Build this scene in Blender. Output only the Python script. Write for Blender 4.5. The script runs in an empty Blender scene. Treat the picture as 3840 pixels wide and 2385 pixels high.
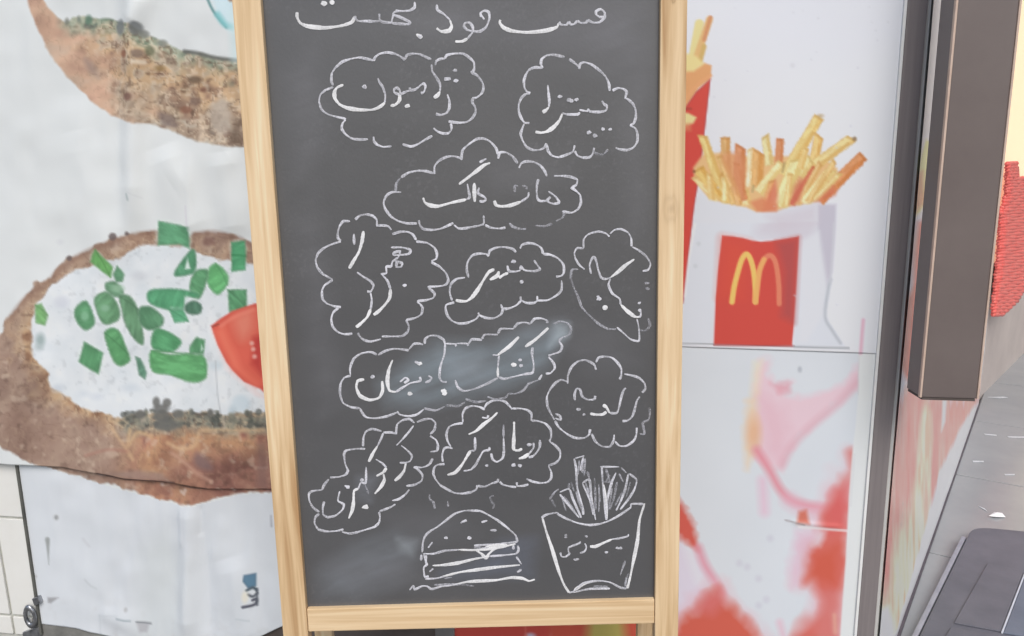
import bpy, math, random
import numpy as np
random.seed(7)
scene = bpy.context.scene
COL = scene.collection

# ------------------------------------------------------------------ camera
F, CX, CY = 3000.0, 1920.0, 1192.5          # focal length and centre, in photo pixels
H = 1.12                                     # camera height above the pavement
_d = np.array([(2205 - CX) / F, (15000 - CY) / F, 1.0]); _d /= np.linalg.norm(_d)
_Z = -_d
_Y = np.array([0, 0, 1.0]) - _Z * _Z[2]; _Y /= np.linalg.norm(_Y)
_X = np.cross(_Y, _Z)
CAM_M = np.array([_X, _Y, _Z])
EYE = np.array([0, 0, H])
cam_data = bpy.data.cameras.new('camera')
cam_data.sensor_width = 36.0
cam_data.lens = 36.0 * F / 3840.0
cam_data.clip_start = 0.05
cam_data.clip_end = 400
cam = bpy.data.objects.new('camera', cam_data)
COL.objects.link(cam)
from mathutils import Matrix, Vector
_r, _u, _b = CAM_M @ np.array([1, 0, 0]), CAM_M @ np.array([0, -1, 0]), CAM_M @ np.array([0, 0, -1])
cam.matrix_world = Matrix(((_r[0], _u[0], _b[0], 0), (_r[1], _u[1], _b[1], 0), (_r[2], _u[2], _b[2], H), (0, 0, 0, 1)))
scene.camera = cam

# ------------------------------------------------------------------ sky, sun, exposure
SUN_EL, SUN_AZ = math.radians(47), math.radians(171)
world = bpy.data.worlds.new('World')
scene.world = world
world.use_nodes = True
nt = world.node_tree
nt.nodes.clear()
sky = nt.nodes.new('ShaderNodeTexSky')
sky.sky_type = 'NISHITA'
sky.sun_disc = False
sky.sun_elevation = SUN_EL
sky.sun_rotation = SUN_AZ
sky.dust_density = 2.6
sky.air_density = 1.0
sky.ozone_density = 1.0
bg = nt.nodes.new('ShaderNodeBackground')
bg.inputs['Strength'].default_value = 0.14
wo = nt.nodes.new('ShaderNodeOutputWorld')
nt.links.new(sky.outputs[0], bg.inputs[0])
nt.links.new(bg.outputs[0], wo.inputs[0])
sun_data = bpy.data.lights.new('sun', 'SUN')
sun_data.energy = 1.48
sun_data.angle = math.radians(32)
sun_data.color = (0.985, 0.97, 0.94)
sun = bpy.data.objects.new('sun', sun_data)
COL.objects.link(sun)
_sd = Vector((math.sin(SUN_AZ) * math.cos(SUN_EL), math.cos(SUN_AZ) * math.cos(SUN_EL), math.sin(SUN_EL)))
sun.rotation_euler = _sd.to_track_quat('Z', 'Y').to_euler()
scene.view_settings.view_transform = 'Standard'
scene.view_settings.look = 'None'
scene.view_settings.gamma = 1.0
scene.view_settings.exposure = 0.09
scene.view_settings.use_curve_mapping = False
ALB = 1.06                                   # photo colour -> albedo

# ------------------------------------------------------------------ helpers
def s2l(c):
    c = np.asarray(c, float) / 255.0
    return np.where(c <= 0.04045, c / 12.92, ((c + 0.055) / 1.055) ** 2.4)

def albedo(c):
    return np.clip(s2l(c) * ALB, 0.0, 0.85)

def rgba(c):
    a = albedo(c)
    return (float(a[0]), float(a[1]), float(a[2]), 1.0)

def ray(px, py):
    return CAM_M @ np.array([(px - CX) / F, (py - CY) / F, 1.0])

def hit(px, py, p, n):
    r = ray(px, py)
    return EYE + r * (np.dot(np.asarray(p, float) - EYE, n) / np.dot(r, n))

def project(P):
    """world points (N,3) -> picture coordinates the prints were measured in"""
    q = (np.asarray(P, float) - EYE) @ CAM_M
    return np.stack([CX + F * q[:, 0] / q[:, 2], CY + F * q[:, 1] / q[:, 2]], 1)

def link(o, parent=None, label=None, cat=None, group=None, kind=None):
    if o.name not in COL.objects:
        COL.objects.link(o)
    if parent is not None:
        o.parent = parent
    if label: o['label'] = label
    if cat: o['category'] = cat
    if group: o['group'] = group
    if kind: o['kind'] = kind
    return o

def mesh_obj(name, verts, faces, mat, parent=None, smooth=False, cols=None, **kw):
    me = bpy.data.meshes.new(name)
    me.from_pydata([tuple(map(float, v)) for v in verts], [], [tuple(f) for f in faces])
    if cols is not None:
        at = me.attributes.new('print', 'FLOAT_COLOR', 'POINT')
        buf = np.ones((len(verts), 4), np.float32)
        buf[:, :3] = cols
        at.data.foreach_set('color', buf.ravel())
    if mat: me.materials.append(mat)
    if smooth: me.polygons.foreach_set('use_smooth', [True] * len(me.polygons))
    me.update()
    o = bpy.data.objects.new(name, me)
    return link(o, parent, **kw)

def empty(name, loc=(0, 0, 0), **kw):
    o = bpy.data.objects.new(name, None)
    o.empty_display_size = 0.1
    o.location = loc
    link(o, **kw)
    return o

def child_of(o, parent):
    """keep world placement although the parent stands elsewhere"""
    o.parent = parent
    o.matrix_parent_inverse = Matrix.Translation(-Vector(parent.location))
    return o

def prism(front, back):
    """closed solid from two loops of the same length"""
    n = len(front)
    v = list(front) + list(back)
    f = [tuple(range(n)), tuple(range(2 * n - 1, n - 1, -1))]
    for i in range(n):
        j = (i + 1) % n
        f.append((j, i, n + i, n + j))
    return v, f

def slab_obj(name, loop, off, mat, parent=None, bevel=0.0015, **kw):
    a = [np.asarray(p, float) for p in loop]
    v, f = prism(a, [p + np.asarray(off, float) for p in a])
    o = mesh_obj(name, v, f, mat, None, **kw)
    import bmesh
    bm = bmesh.new(); bm.from_mesh(o.data)
    bmesh.ops.recalc_face_normals(bm, faces=bm.faces)
    if bevel > 0:
        bmesh.ops.bevel(bm, geom=list(bm.edges), offset=bevel, segments=2, affect='EDGES', profile=0.6)
    bm.to_mesh(o.data); bm.free()
    if parent is not None: child_of(o, parent)
    return o

def catmull(pts, step=0.12, closed=False, ten=0.5):
    p = np.asarray(pts, float)
    if len(p) < 3:
        t = np.linspace(0, 1, 10)[:, None]
        return p[0] * (1 - t) + p[-1] * t
    q = np.vstack([p[-1:], p, p[:2]]) if closed else np.vstack([2 * p[0] - p[1], p, 2 * p[-1] - p[-2]])
    out = []
    n = len(p) if closed else len(p) - 1
    for i in range(n):
        a, b, c, d = q[i], q[i + 1], q[i + 2], q[i + 3]
        for t in np.arange(0, 1, step):
            m1, m2 = ten * (c - a), ten * (d - b)
            h1 = 2 * t ** 3 - 3 * t * t + 1
            out.append(h1 * b + (t ** 3 - 2 * t * t + t) * m1 + (1 - h1) * c + (t ** 3 - t * t) * m2)
    if not closed: out.append(p[-1])
    return np.array(out)

# ------------------------------------------------------------------ materials
def mat_new(name):
    m = bpy.data.materials.new(name)
    m.use_nodes = True
    b = m.node_tree.nodes['Principled BSDF']
    return m, m.node_tree, b

def bump(nt, b, scale, strength, dist=0.002, vec=None, detail=4):
    n = nt.nodes.new('ShaderNodeTexNoise'); n.inputs['Scale'].default_value = scale; n.inputs['Detail'].default_value = detail
    bp = nt.nodes.new('ShaderNodeBump'); bp.inputs['Strength'].default_value = strength; bp.inputs['Distance'].default_value = dist
    if vec is None:
        vec = nt.nodes.new('ShaderNodeTexCoord').outputs['Object']
    nt.links.new(vec, n.inputs['Vector'])
    nt.links.new(n.outputs['Fac'], bp.inputs['Height'])
    nt.links.new(bp.outputs['Normal'], b.inputs['Normal'])
    return n

def mat_noise(name, c0, c1, scale=8, rough=0.6, spec=0.3, metal=0.0, bscale=60, bstr=0.15, stretch=None, detail=6):
    m, nt, b = mat_new(name)
    tc = nt.nodes.new('ShaderNodeTexCoord')
    mp = nt.nodes.new('ShaderNodeMapping')
    if stretch: mp.inputs['Scale'].default_value = stretch
    nt.links.new(tc.outputs['Object'], mp.inputs['Vector'])
    n = nt.nodes.new('ShaderNodeTexNoise'); n.inputs['Scale'].default_value = scale; n.inputs['Detail'].default_value = detail
    n.inputs['Roughness'].default_value = 0.62
    nt.links.new(mp.outputs[0], n.inputs['Vector'])
    r = nt.nodes.new('ShaderNodeValToRGB')
    r.color_ramp.elements[0].position = 0.32; r.color_ramp.elements[1].position = 0.68
    r.color_ramp.elements[0].color = rgba(c0); r.color_ramp.elements[1].color = rgba(c1)
    nt.links.new(n.outputs['Fac'], r.inputs['Fac'])
    nt.links.new(r.outputs[0], b.inputs['Base Color'])
    b.inputs['Roughness'].default_value = rough
    b.inputs['Specular IOR Level'].default_value = spec
    b.inputs['Metallic'].default_value = metal
    if bstr > 0: bump(nt, b, bscale, bstr, vec=mp.outputs[0])
    return m

def mat_print(name, rough=0.42, spec=0.3, bscale=35, bstr=0.12, coat=0.0):
    m, nt, b = mat_new(name)
    a = nt.nodes.new('ShaderNodeAttribute'); a.attribute_name = 'print'
    nt.links.new(a.outputs['Color'], b.inputs['Base Color'])
    b.inputs['Roughness'].default_value = rough
    b.inputs['Specular IOR Level'].default_value = spec
    b.inputs['Coat Weight'].default_value = coat
    b.inputs['Coat Roughness'].default_value = 0.15
    bump(nt, b, bscale, bstr, 0.003)
    return m

def mat_chalk(name, lo, hi, val):
    m, nt, b = mat_new(name)
    b.inputs['Base Color'].default_value = rgba(val)
    b.inputs['Roughness'].default_value = 0.95
    b.inputs['Specular IOR Level'].default_value = 0.05
    tc = nt.nodes.new('ShaderNodeTexCoord')
    n = nt.nodes.new('ShaderNodeTexNoise'); n.inputs['Scale'].default_value = 420; n.inputs['Detail'].default_value = 3
    n2 = nt.nodes.new('ShaderNodeTexNoise'); n2.inputs['Scale'].default_value = 45; n2.inputs['Detail'].default_value = 2
    ad = nt.nodes.new('ShaderNodeMath'); ad.operation = 'ADD'
    nt.links.new(tc.outputs['Object'], n.inputs['Vector']); nt.links.new(tc.outputs['Object'], n2.inputs['Vector'])
    nt.links.new(n.outputs['Fac'], ad.inputs[0]); nt.links.new(n2.outputs['Fac'], ad.inputs[1])
    mr = nt.nodes.new('ShaderNodeMapRange')
    mr.inputs['From Min'].default_value = 0.75; mr.inputs['From Max'].default_value = 1.2
    mr.inputs['To Min'].default_value = lo; mr.inputs['To Max'].default_value = hi
    nt.links.new(ad.outputs[0], mr.inputs['Value'])
    nt.links.new(mr.outputs[0], b.inputs['Alpha'])
    return m

def mat_wood(name, grain_axis, knots=()):
    """pale pine: long grain streaks, soft rings, optional knots (object-space points)"""
    m, nt, b = mat_new(name)
    L = nt.links.new
    tc = nt.nodes.new('ShaderNodeTexCoord')
    mp = nt.nodes.new('ShaderNodeMapping')
    mp.inputs['Scale'].default_value = (95, 95, 2.6) if grain_axis == 'z' else (2.6, 95, 95)
    L(tc.outputs['Object'], mp.inputs['Vector'])
    n = nt.nodes.new('ShaderNodeTexNoise'); n.inputs['Scale'].default_value = 1.0; n.inputs['Detail'].default_value = 5
    n.inputs['Distortion'].default_value = 0.6
    L(mp.outputs[0], n.inputs['Vector'])
    mp2 = nt.nodes.new('ShaderNodeMapping')
    mp2.inputs['Scale'].default_value = (16, 16, 1.6) if grain_axis == 'z' else (1.6, 16, 16)
    L(tc.outputs['Object'], mp2.inputs['Vector'])
    n2 = nt.nodes.new('ShaderNodeTexNoise'); n2.inputs['Scale'].default_value = 1.0; n2.inputs['Detail'].default_value = 3
    L(mp2.outputs[0], n2.inputs['Vector'])
    mx = nt.nodes.new('ShaderNodeMath'); mx.operation = 'MULTIPLY_ADD'
    mx.inputs[1].default_value = 0.5
    L(n.outputs['Fac'], mx.inputs[0])
    h2 = nt.nodes.new('ShaderNodeMath'); h2.operation = 'MULTIPLY'; h2.inputs[1].default_value = 0.5
    L(n2.outputs['Fac'], h2.inputs[0]); L(h2.outputs[0], mx.inputs[2])
    r = nt.nodes.new('ShaderNodeValToRGB')
    e = r.color_ramp.elements
    e[0].position = 0.33; e[0].color = rgba((178, 141, 100))
    e[1].position = 0.66; e[1].color = rgba((240, 218, 184))
    x = e.new(0.46); x.color = rgba((210, 180, 139))
    x = e.new(0.56); x.color = rgba((226, 199, 160))
    L(mx.outputs[0], r.inputs['Fac'])
    cur = r.outputs[0]
    for (kp, rad, dark) in knots:
        vm = nt.nodes.new('ShaderNodeVectorMath'); vm.operation = 'SUBTRACT'; vm.inputs[1].default_value = kp
        L(tc.outputs['Object'], vm.inputs[0])
        sc = nt.nodes.new('ShaderNodeVectorMath'); sc.operation = 'MULTIPLY'
        sc.inputs[1].default_value = (1 / rad, 0.0, 0.55 / rad) if grain_axis == 'z' else (0.55 / rad, 0.0, 1 / rad)
        L(vm.outputs[0], sc.inputs[0])
        ln = nt.nodes.new('ShaderNodeVectorMath'); ln.operation = 'LENGTH'
        L(sc.outputs[0], ln.inputs[0])
        ds = nt.nodes.new('ShaderNodeMath'); ds.operation = 'MULTIPLY_ADD'; ds.inputs[1].default_value = 0.9
        L(n.outputs['Fac'], ds.inputs[0]); L(ln.outputs['Value'], ds.inputs[2])
        kr = nt.nodes.new('ShaderNodeValToRGB'); k = kr.color_ramp.elements
        k[0].position = 0.45; k[0].color = (dark, dark, dark, 1); k[1].position = 1.0; k[1].color = (0, 0, 0, 1)
        y = k.new(0.62); y.color = (dark * 0.25,) * 3 + (1,)
        y = k.new(0.74); y.color = (dark * 0.5,) * 3 + (1,)
        y = k.new(0.86); y.color = (dark * 0.1,) * 3 + (1,)
        L(ds.outputs[0], kr.inputs['Fac'])
        mix = nt.nodes.new('ShaderNodeMixRGB'); mix.inputs[2].default_value = rgba((140, 105, 72))
        L(kr.outputs[0], mix.inputs[0]); L(cur, mix.inputs[1])
        cur = mix.outputs[0]
    L(cur, b.inputs['Base Color'])
    b.inputs['Roughness'].default_value = 0.6
    b.inputs['Specular IOR Level'].default_value = 0.25
    bp = nt.nodes.new('ShaderNodeBump'); bp.inputs['Strength'].default_value = 0.12; bp.inputs['Distance'].default_value = 0.001
    L(n.outputs['Fac'], bp.inputs['Height']); L(bp.outputs[0], b.inputs['Normal'])
    return m

def mat_emit(name, col, strength):
    m, nt, b = mat_new(name)
    l = s2l(col)
    b.inputs['Base Color'].default_value = (float(l[0]), float(l[1]), float(l[2]), 1)
    b.inputs['Emission Color'].default_value = (float(l[0]), float(l[1]), float(l[2]), 1)
    b.inputs['Emission Strength'].default_value = strength
    return m

M_VINYL = mat_print('printed_vinyl', 0.45, 0.28, 22, 0.10)
M_POSTER = mat_print('printed_poster', 0.36, 0.32, 30, 0.05)
M_PANE = mat_print('printed_glass', 0.22, 0.4, 14, 0.05)
M_BOARD = mat_print('blackboard_paint', 0.32, 0.55, 240, 0.06)
M_CHALK = mat_chalk('chalk', 0.42, 0.98, (216, 216, 222))
M_CHALK_B = mat_chalk('chalk_heavy', 0.72, 1.0, (234, 234, 236))
M_CHALK_F = mat_chalk('chalk_faint', 0.12, 0.62, (205, 205, 212))
M_PLASTER = mat_noise('plaster', (196, 196, 192), (212, 212, 208), 6, 0.8, 0.2)
M_TILE = mat_noise('glazed_tile', (222, 221, 214), (234, 233, 227), 5, 0.25, 0.4, bscale=12, bstr=0.05)
M_GROUT = mat_noise('grout', (176, 176, 168), (198, 198, 190), 40, 0.9, 0.1)
M_PLINTH = mat_noise('plinth', (110, 110, 106), (142, 141, 136), 14, 0.85, 0.15, bscale=80, bstr=0.4)
M_DARKBASE = mat_noise('dark_base', (82, 74, 70), (98, 90, 86), 12, 0.7, 0.2)
M_PAVE = mat_noise('pavement', (88, 87, 85), (108, 106, 103), 3, 0.85, 0.15, bscale=120, bstr=0.4)
M_MULL = mat_noise('grey_brown_aluminium', (122, 115, 115), (134, 127, 126), 4, 0.5, 0.3, bscale=200, bstr=0.04, stretch=(30, 30, 1))
M_POST = mat_noise('brown_powder_coat', (104, 94, 91), (117, 107, 103), 3, 0.34, 0.4, bscale=300, bstr=0.05)
M_TRIM = mat_noise('beige_edge', (190, 165, 148), (206, 184, 168), 20, 0.5, 0.3)
M_CREAMTRIM = mat_noise('cream_seal', (222, 224, 220), (236, 236, 230), 20, 0.5, 0.3)
M_GREYPOLE = mat_noise('grey_pole', (112, 110, 108), (130, 128, 126), 10, 0.5, 0.3)
M_STEEL = mat_noise('dull_steel', (120, 122, 126), (176, 178, 182), 60, 0.3, 0.5, metal=0.8)
M_FLOOR = mat_noise('grey_floor_tile', (150, 153, 155), (159, 162, 163), 5, 0.22, 0.5, bscale=18, bstr=0.06)
M_JOINT = mat_noise('floor_joint', (154, 157, 160), (170, 173, 176), 30, 0.4, 0.3)
M_BEIGE = mat_noise('beige_wall', (176, 166, 160), (190, 180, 173), 4, 0.6, 0.3)
M_SLAB = mat_noise('dark_slab', (100, 101, 109), (113, 113, 121), 9, 0.5, 0.35, bscale=90, bstr=0.15)
M_SLAB2 = mat_noise('blue_slab', (100, 108, 122), (116, 124, 138), 9, 0.45, 0.35, bscale=90, bstr=0.15)
M_SLABL = mat_noise('pale_joint', (186, 190, 200), (204, 208, 216), 20, 0.6, 0.3)
M_SLABE = mat_noise('slab_edge', (146, 146, 156), (166, 166, 174), 20, 0.6, 0.3)
M_WOOD_Z = mat_wood('pine_upright', 'z')
M_WOOD_X = mat_wood('pine_rail', 'x')

# ------------------------------------------------------------------ printing on sheets (flat print as vertex colour)
def _hash(ix, iy, seed):
    h = (ix.astype(np.int64) * 374761393 + iy.astype(np.int64) * 668265263 + seed * 2147483647) & 0xffffffff
    h = ((h ^ (h >> 13)) * 1274126177) & 0xffffffff
    return ((h ^ (h >> 16)) & 0xffff) / 65535.0

def vnoise(x, y, seed):
    ix, iy = np.floor(x), np.floor(y)
    fx, fy = x - ix, y - iy
    fx, fy = fx * fx * (3 - 2 * fx), fy * fy * (3 - 2 * fy)
    a, b = _hash(ix, iy, seed), _hash(ix + 1, iy, seed)
    c, d = _hash(ix, iy + 1, seed), _hash(ix + 1, iy + 1, seed)
    return (a * (1 - fx) + b * fx) * (1 - fy) + (c * (1 - fx) + d * fx) * fy

def fbm(P, size, seed=1, octs=3, ax=1.0, ay=1.0):
    x, y = P[:, 0] / (size * ax), P[:, 1] / (size * ay)
    t, w, s = 0, 0.5, 0
    for k in range(octs):
        t = t + w * vnoise(x, y, seed + 17 * k); s += w
        x, y, w = x * 2.03 + 5.1, y * 2.03 + 3.7, w * 0.5
    return t / s

def seg_dist(P, A, B):
    d = B - A
    L = float(d @ d) + 1e-9
    t = np.clip(((P - A) @ d) / L, 0, 1)
    return np.hypot(P[:, 0] - (A[0] + t * d[0]), P[:, 1] - (A[1] + t * d[1])), t

def sdf(P, poly):
    """signed distance, negative inside"""
    poly = np.asarray(poly, float)
    D = np.full(len(P), 1e9)
    ins = np.zeros(len(P), bool)
    for i in range(len(poly)):
        A, B = poly[i], poly[(i + 1) % len(poly)]
        D = np.minimum(D, seg_dist(P, A, B)[0])
        if A[1] != B[1]:
            c = ((A[1] > P[:, 1]) != (B[1] > P[:, 1]))
            xi = A[0] + (P[:, 1] - A[1]) * (B[0] - A[0]) / (B[1] - A[1])
            ins ^= (c & (P[:, 0] < xi))
    return np.where(ins, -D, D)

class Print:
    def __init__(self, P, base):
        self.P = P
        self.C = np.tile(np.array(base, float), (len(P), 1))
    def box(self, pts, m):
        pts = np.asarray(pts, float)
        lo, hi = pts.min(0) - m, pts.max(0) + m
        return np.where((self.P[:, 0] > lo[0]) & (self.P[:, 0] < hi[0]) & (self.P[:, 1] > lo[1]) & (self.P[:, 1] < hi[1]))[0]
    def put(self, idx, col, a):
        a = np.clip(a, 0, 1)[:, None]
        self.C[idx] = self.C[idx] * (1 - a) + np.asarray(col, float) * a
    def poly(self, pts, col, soft=8, a=1.0, smooth=False, wob=0, seed=3, edge=None, edgew=12, edgea=0.6):
        if smooth: pts = catmull(pts, 0.25, True)
        i = self.box(pts, soft + wob + 2)
        if not len(i): return
        d = sdf(self.P[i], pts)
        if wob: d = d + (fbm(self.P[i], wob * 2.5, seed, 2) - 0.5) * 2 * wob
        m = np.clip(0.5 - d / soft, 0, 1) * a
        self.put(i, col, m)
        if edge is not None:
            self.put(i, edge, m * edgea * np.clip(1 + d / edgew, 0, 1))
    def line(self, pts, col, w, soft=6, a=1.0, taper=False, smooth=True):
        p = catmull(pts, 0.25) if smooth and len(pts) > 2 else np.asarray(pts, float)
        i = self.box(p, w + soft + 2)
        if not len(i): return
        D = np.full(len(i), 1e9)
        n = len(p) - 1
        for k in range(n):
            d, t = seg_dist(self.P[i], p[k], p[k + 1])
            if taper: d = d + w * 0.5 * ((k + t) / n)
            D = np.minimum(D, d)
        self.put(i, col, np.clip(0.5 - (D - w / 2) / soft, 0, 1) * a)
    def dot(self, x, y, r, col, soft=6, a=1.0, ry=None):
        ry = ry or r
        i = self.box([(x - r, y - ry), (x + r, y + ry)], soft + 2)
        if not len(i): return
        d = np.hypot((self.P[i, 0] - x) / r, (self.P[i, 1] - y) / ry) * min(r, ry) - min(r, ry)
        self.put(i, col, np.clip(0.5 - d / soft, 0, 1) * a)
    def out(self):
        return albedo(np.clip(self.C, 0, 255))

def tr(pts, s, ox, oy):
    return [(ox + s * x, oy + s * y) for x, y in pts]

# ------------------------------------------------------------------ shop wall frame of reference
PSI = math.atan(0.16)
WN = np.array([-math.sin(PSI), -math.cos(PSI), 0.0])     # wall normal, towards the street
WR = np.array([math.cos(PSI), -math.sin(PSI), 0.0])      # along the wall, to the right
WO = np.array([0.0, 1.5, 0.0])
UP = np.array([0, 0, 1.0])

def wall(px, py, off=0.0):
    return hit(px, py, WO + WN * off, WN)
def wall_sz(px, py):
    p = wall(px, py) - WO
    return float(p @ WR), float(p[2])
def wpt(s, z, off=0.0):
    return WO + WR * s + UP * z + WN * off

def interp(pts):
    xs = [p[0] for p in pts]; ys = [p[1] for p in pts]
    return lambda t: np.interp(t, xs, ys)

def sheet(name, xl, xr, yt, yb, relief, paint, mat, parent=None, step=5.0, off=0.004, nx=None, ny=None, **kw):
    """printed sheet lying on the wall. xl, xr: left/right edge at height y; yt, yb: top/bottom edge at x"""
    x0, x1 = xl(600.0), xr(600.0)
    y0, y1 = yt((x0 + x1) / 2), yb((x0 + x1) / 2)
    nx = nx or int((x1 - x0) / step); ny = ny or int((y1 - y0) / step)
    u = np.linspace(0, 1, nx); v = np.linspace(0, 1, ny)
    U, V = np.meshgrid(u, v)
    X = x0 + (x1 - x0) * U
    for _ in range(3):
        T, B = yt(X), yb(X)
        Y = T + (B - T) * V
        Lx, Rx = xl(Y), xr(Y)
        X = Lx + (Rx - Lx) * U
    PX = np.stack([X.ravel(), Y.ravel()], 1)
    n = WN
    r = np.stack([(PX[:, 0] - CX) / F, (PX[:, 1] - CY) / F, np.ones(len(PX))], 1) @ CAM_M.T
    t = np.dot(WO - EYE, n) / (r @ n)
    W = EYE + r * t[:, None]
    rel = off + relief(PX) if relief else np.full(len(PX), off)
    W = W + n * rel[:, None]
    cols = paint(PX)
    # border folded back to the wall so the sheet has an edge
    idx = np.arange(nx * ny).reshape(ny, nx)
    loop = np.concatenate([idx[0, :], idx[1:, -1], idx[-1, -2::-1], idx[-2:0:-1, 0]])
    base = W[loop] - n * (rel[loop] - 0.0005)[:, None]
    verts = np.vstack([W, base]); allc = np.vstack([cols, cols[loop] * 0.9])
    f = np.stack([idx[:-1, :-1], idx[1:, :-1], idx[1:, 1:], idx[:-1, 1:]], -1).reshape(-1, 4).tolist()
    k = len(loop); b0 = nx * ny
    f += [(int(loop[i]), int(loop[(i + 1) % k]), b0 + (i + 1) % k, b0 + i) for i in range(k)]
    o = mesh_obj(name, verts.tolist(), f, mat, None, True, allc, **kw)
    if parent is not None: child_of(o, parent)
    return o

#@@SETTING
# ------------------------------------------------------------------ ground
g = 120.0
mesh_obj('pavement', [(-g, -g, 0), (g, -g, 0), (g, g, 0), (-g, g, 0)], [(0, 1, 2, 3)], M_PAVE, kind='structure')

# ------------------------------------------------------------------ shop wall with its tiles
S_END = wall_sz(3275, 2385)[0] + 0.008
shop = empty('shop_wall', tuple(wpt(-0.6, 0)), label='white shop wall carrying the printed sheets, bare tiles showing at lower left', cat='wall')
def wbox(name, s0, s1, z0, z1, o0, o1, mat, parent=None, bevel=0.0, **kw):
    return slab_obj(name, [wpt(s0, z0, o1), wpt(s1, z0, o1), wpt(s1, z1, o1), wpt(s0, z1, o1)], WN * (o0 - o1), mat, parent, bevel, **kw)
SB = wall_sz(1640, 2370)[0]
wbox('wall_body', -4.2, S_END - 0.05, 0.0, 3.4, -0.20, -0.006, M_GROUT, shop)
wbox('kick_plate', wall_sz(945, 2300)[0], SB, 0.0, 0.30, -0.005, 0.002, M_DARKBASE, shop, 0.001)
s_j = wall_sz(22, 2190)[0]; z_j = wall_sz(36, 1942)[1]
wbox('plinth', s_j + 0.055, wall_sz(940, 2300)[0], 0.0, wall_sz(400, 2345)[1] + 0.004, -0.005, 0.003, M_PLINTH, shop)
tile_mesh = None
TW, TH, GAP = 0.20, 0.25, 0.007
for i in range(-9, 2):
    for j in range(-2, 5):
        s0 = s_j + i * TW; z0 = z_j + j * TH
        z0c = max(z0, 0.012)
        if z0 + TH < 0.05: continue
        if i > 0 and j > 1: continue
        if j == -2 or z0c != z0:
            t = slab_obj('tile', [wpt(s0 + GAP / 2, z0c + GAP / 2, 0.0), wpt(s0 + TW - GAP / 2, z0c + GAP / 2, 0.0), wpt(s0 + TW - GAP / 2, z0 + TH - GAP / 2, 0.0), wpt(s0 + GAP / 2, z0 + TH - GAP / 2, 0.0)], WN * -0.0055, M_TILE, shop, 0.0012)
            continue
        if tile_mesh is None:
            o = slab_obj('tile', [WR * (GAP / 2) + UP * (GAP / 2), WR * (TW - GAP / 2) + UP * (GAP / 2), WR * (TW - GAP / 2) + UP * (TH - GAP / 2), WR * (GAP / 2) + UP * (TH - GAP / 2)], WN * -0.0055, M_TILE, None, 0.0012)
            tile_mesh = o.data
        else:
            o = bpy.data.objects.new('tile', tile_mesh); COL.objects.link(o)
        o.location = Vector(wpt(s0, z0, random.uniform(-0.0004, 0.0004)))
        child_of(o, shop)

# ------------------------------------------------------------------ upper left banner (bread with herbs)
R1 = (0.5291, 0, 0); R2 = (0.5424, 0, 780); R3 = (0.5324, 0, 1580)
bread_a_out = [(40, -260), (70, -120), (119, 0), (143, 58), (180, 143), (212, 212), (265, 280), (328, 344), (381, 397), (439, 436), (508, 460), (582, 466), (635, 481), (704, 511), (767, 534), (846, 550), (920, 550), (1100, 552), (1300, 520)]
bread_a_top = [(1300, 240), (1100, 240), (900, 228), (831, 222), (767, 204), (704, 196), (635, 159), (582, 138), (529, 95), (476, 87), (434, 79), (344, 66), (296, 69), (270, 90), (238, 69), (201, 32), (180, 0), (160, -120), (140, -260)]
bread_b_out = [(-175, 1480), (-150, 1400), (-90, 1335), (0, 1279), (33, 1241), (41, 1197), (81, 1154), (125, 1094), (163, 1051), (211, 1035), (233, 1002), (277, 964), (325, 948), (380, 916), (434, 894), (488, 878), (542, 869), (613, 862), (680, 878), (727, 888), (748, 867), (814, 861), (895, 878), (955, 905), (1100, 960), (1300, 1060), (1300, 1820), (1150, 1832), (1011, 1836), (905, 1841), (825, 1862), (745, 1881), (692, 1883), (612, 1862), (532, 1841), (426, 1814), (319, 1782), (213, 1750), (133, 1724), (53, 1681), (0, 1633), (-90, 1604), (-150, 1555)]
cream_b = [(146, 1181), (160, 1130), (195, 1094), (217, 1062), (293, 1013), (380, 986), (450, 967), (515, 932), (570, 913), (613, 916), (673, 916), (727, 926), (776, 953), (846, 970), (944, 975), (1150, 1010), (1300, 1080), (1300, 1530), (1150, 1540), (1003, 1539), (868, 1539), (781, 1536), (651, 1534), (531, 1540), (450, 1561), (407, 1539), (336, 1523), (271, 1480), (217, 1442), (206, 1393), (157, 1339), (136, 1290), (138, 1230)]
WHITE_L = (219, 223, 222)
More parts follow.
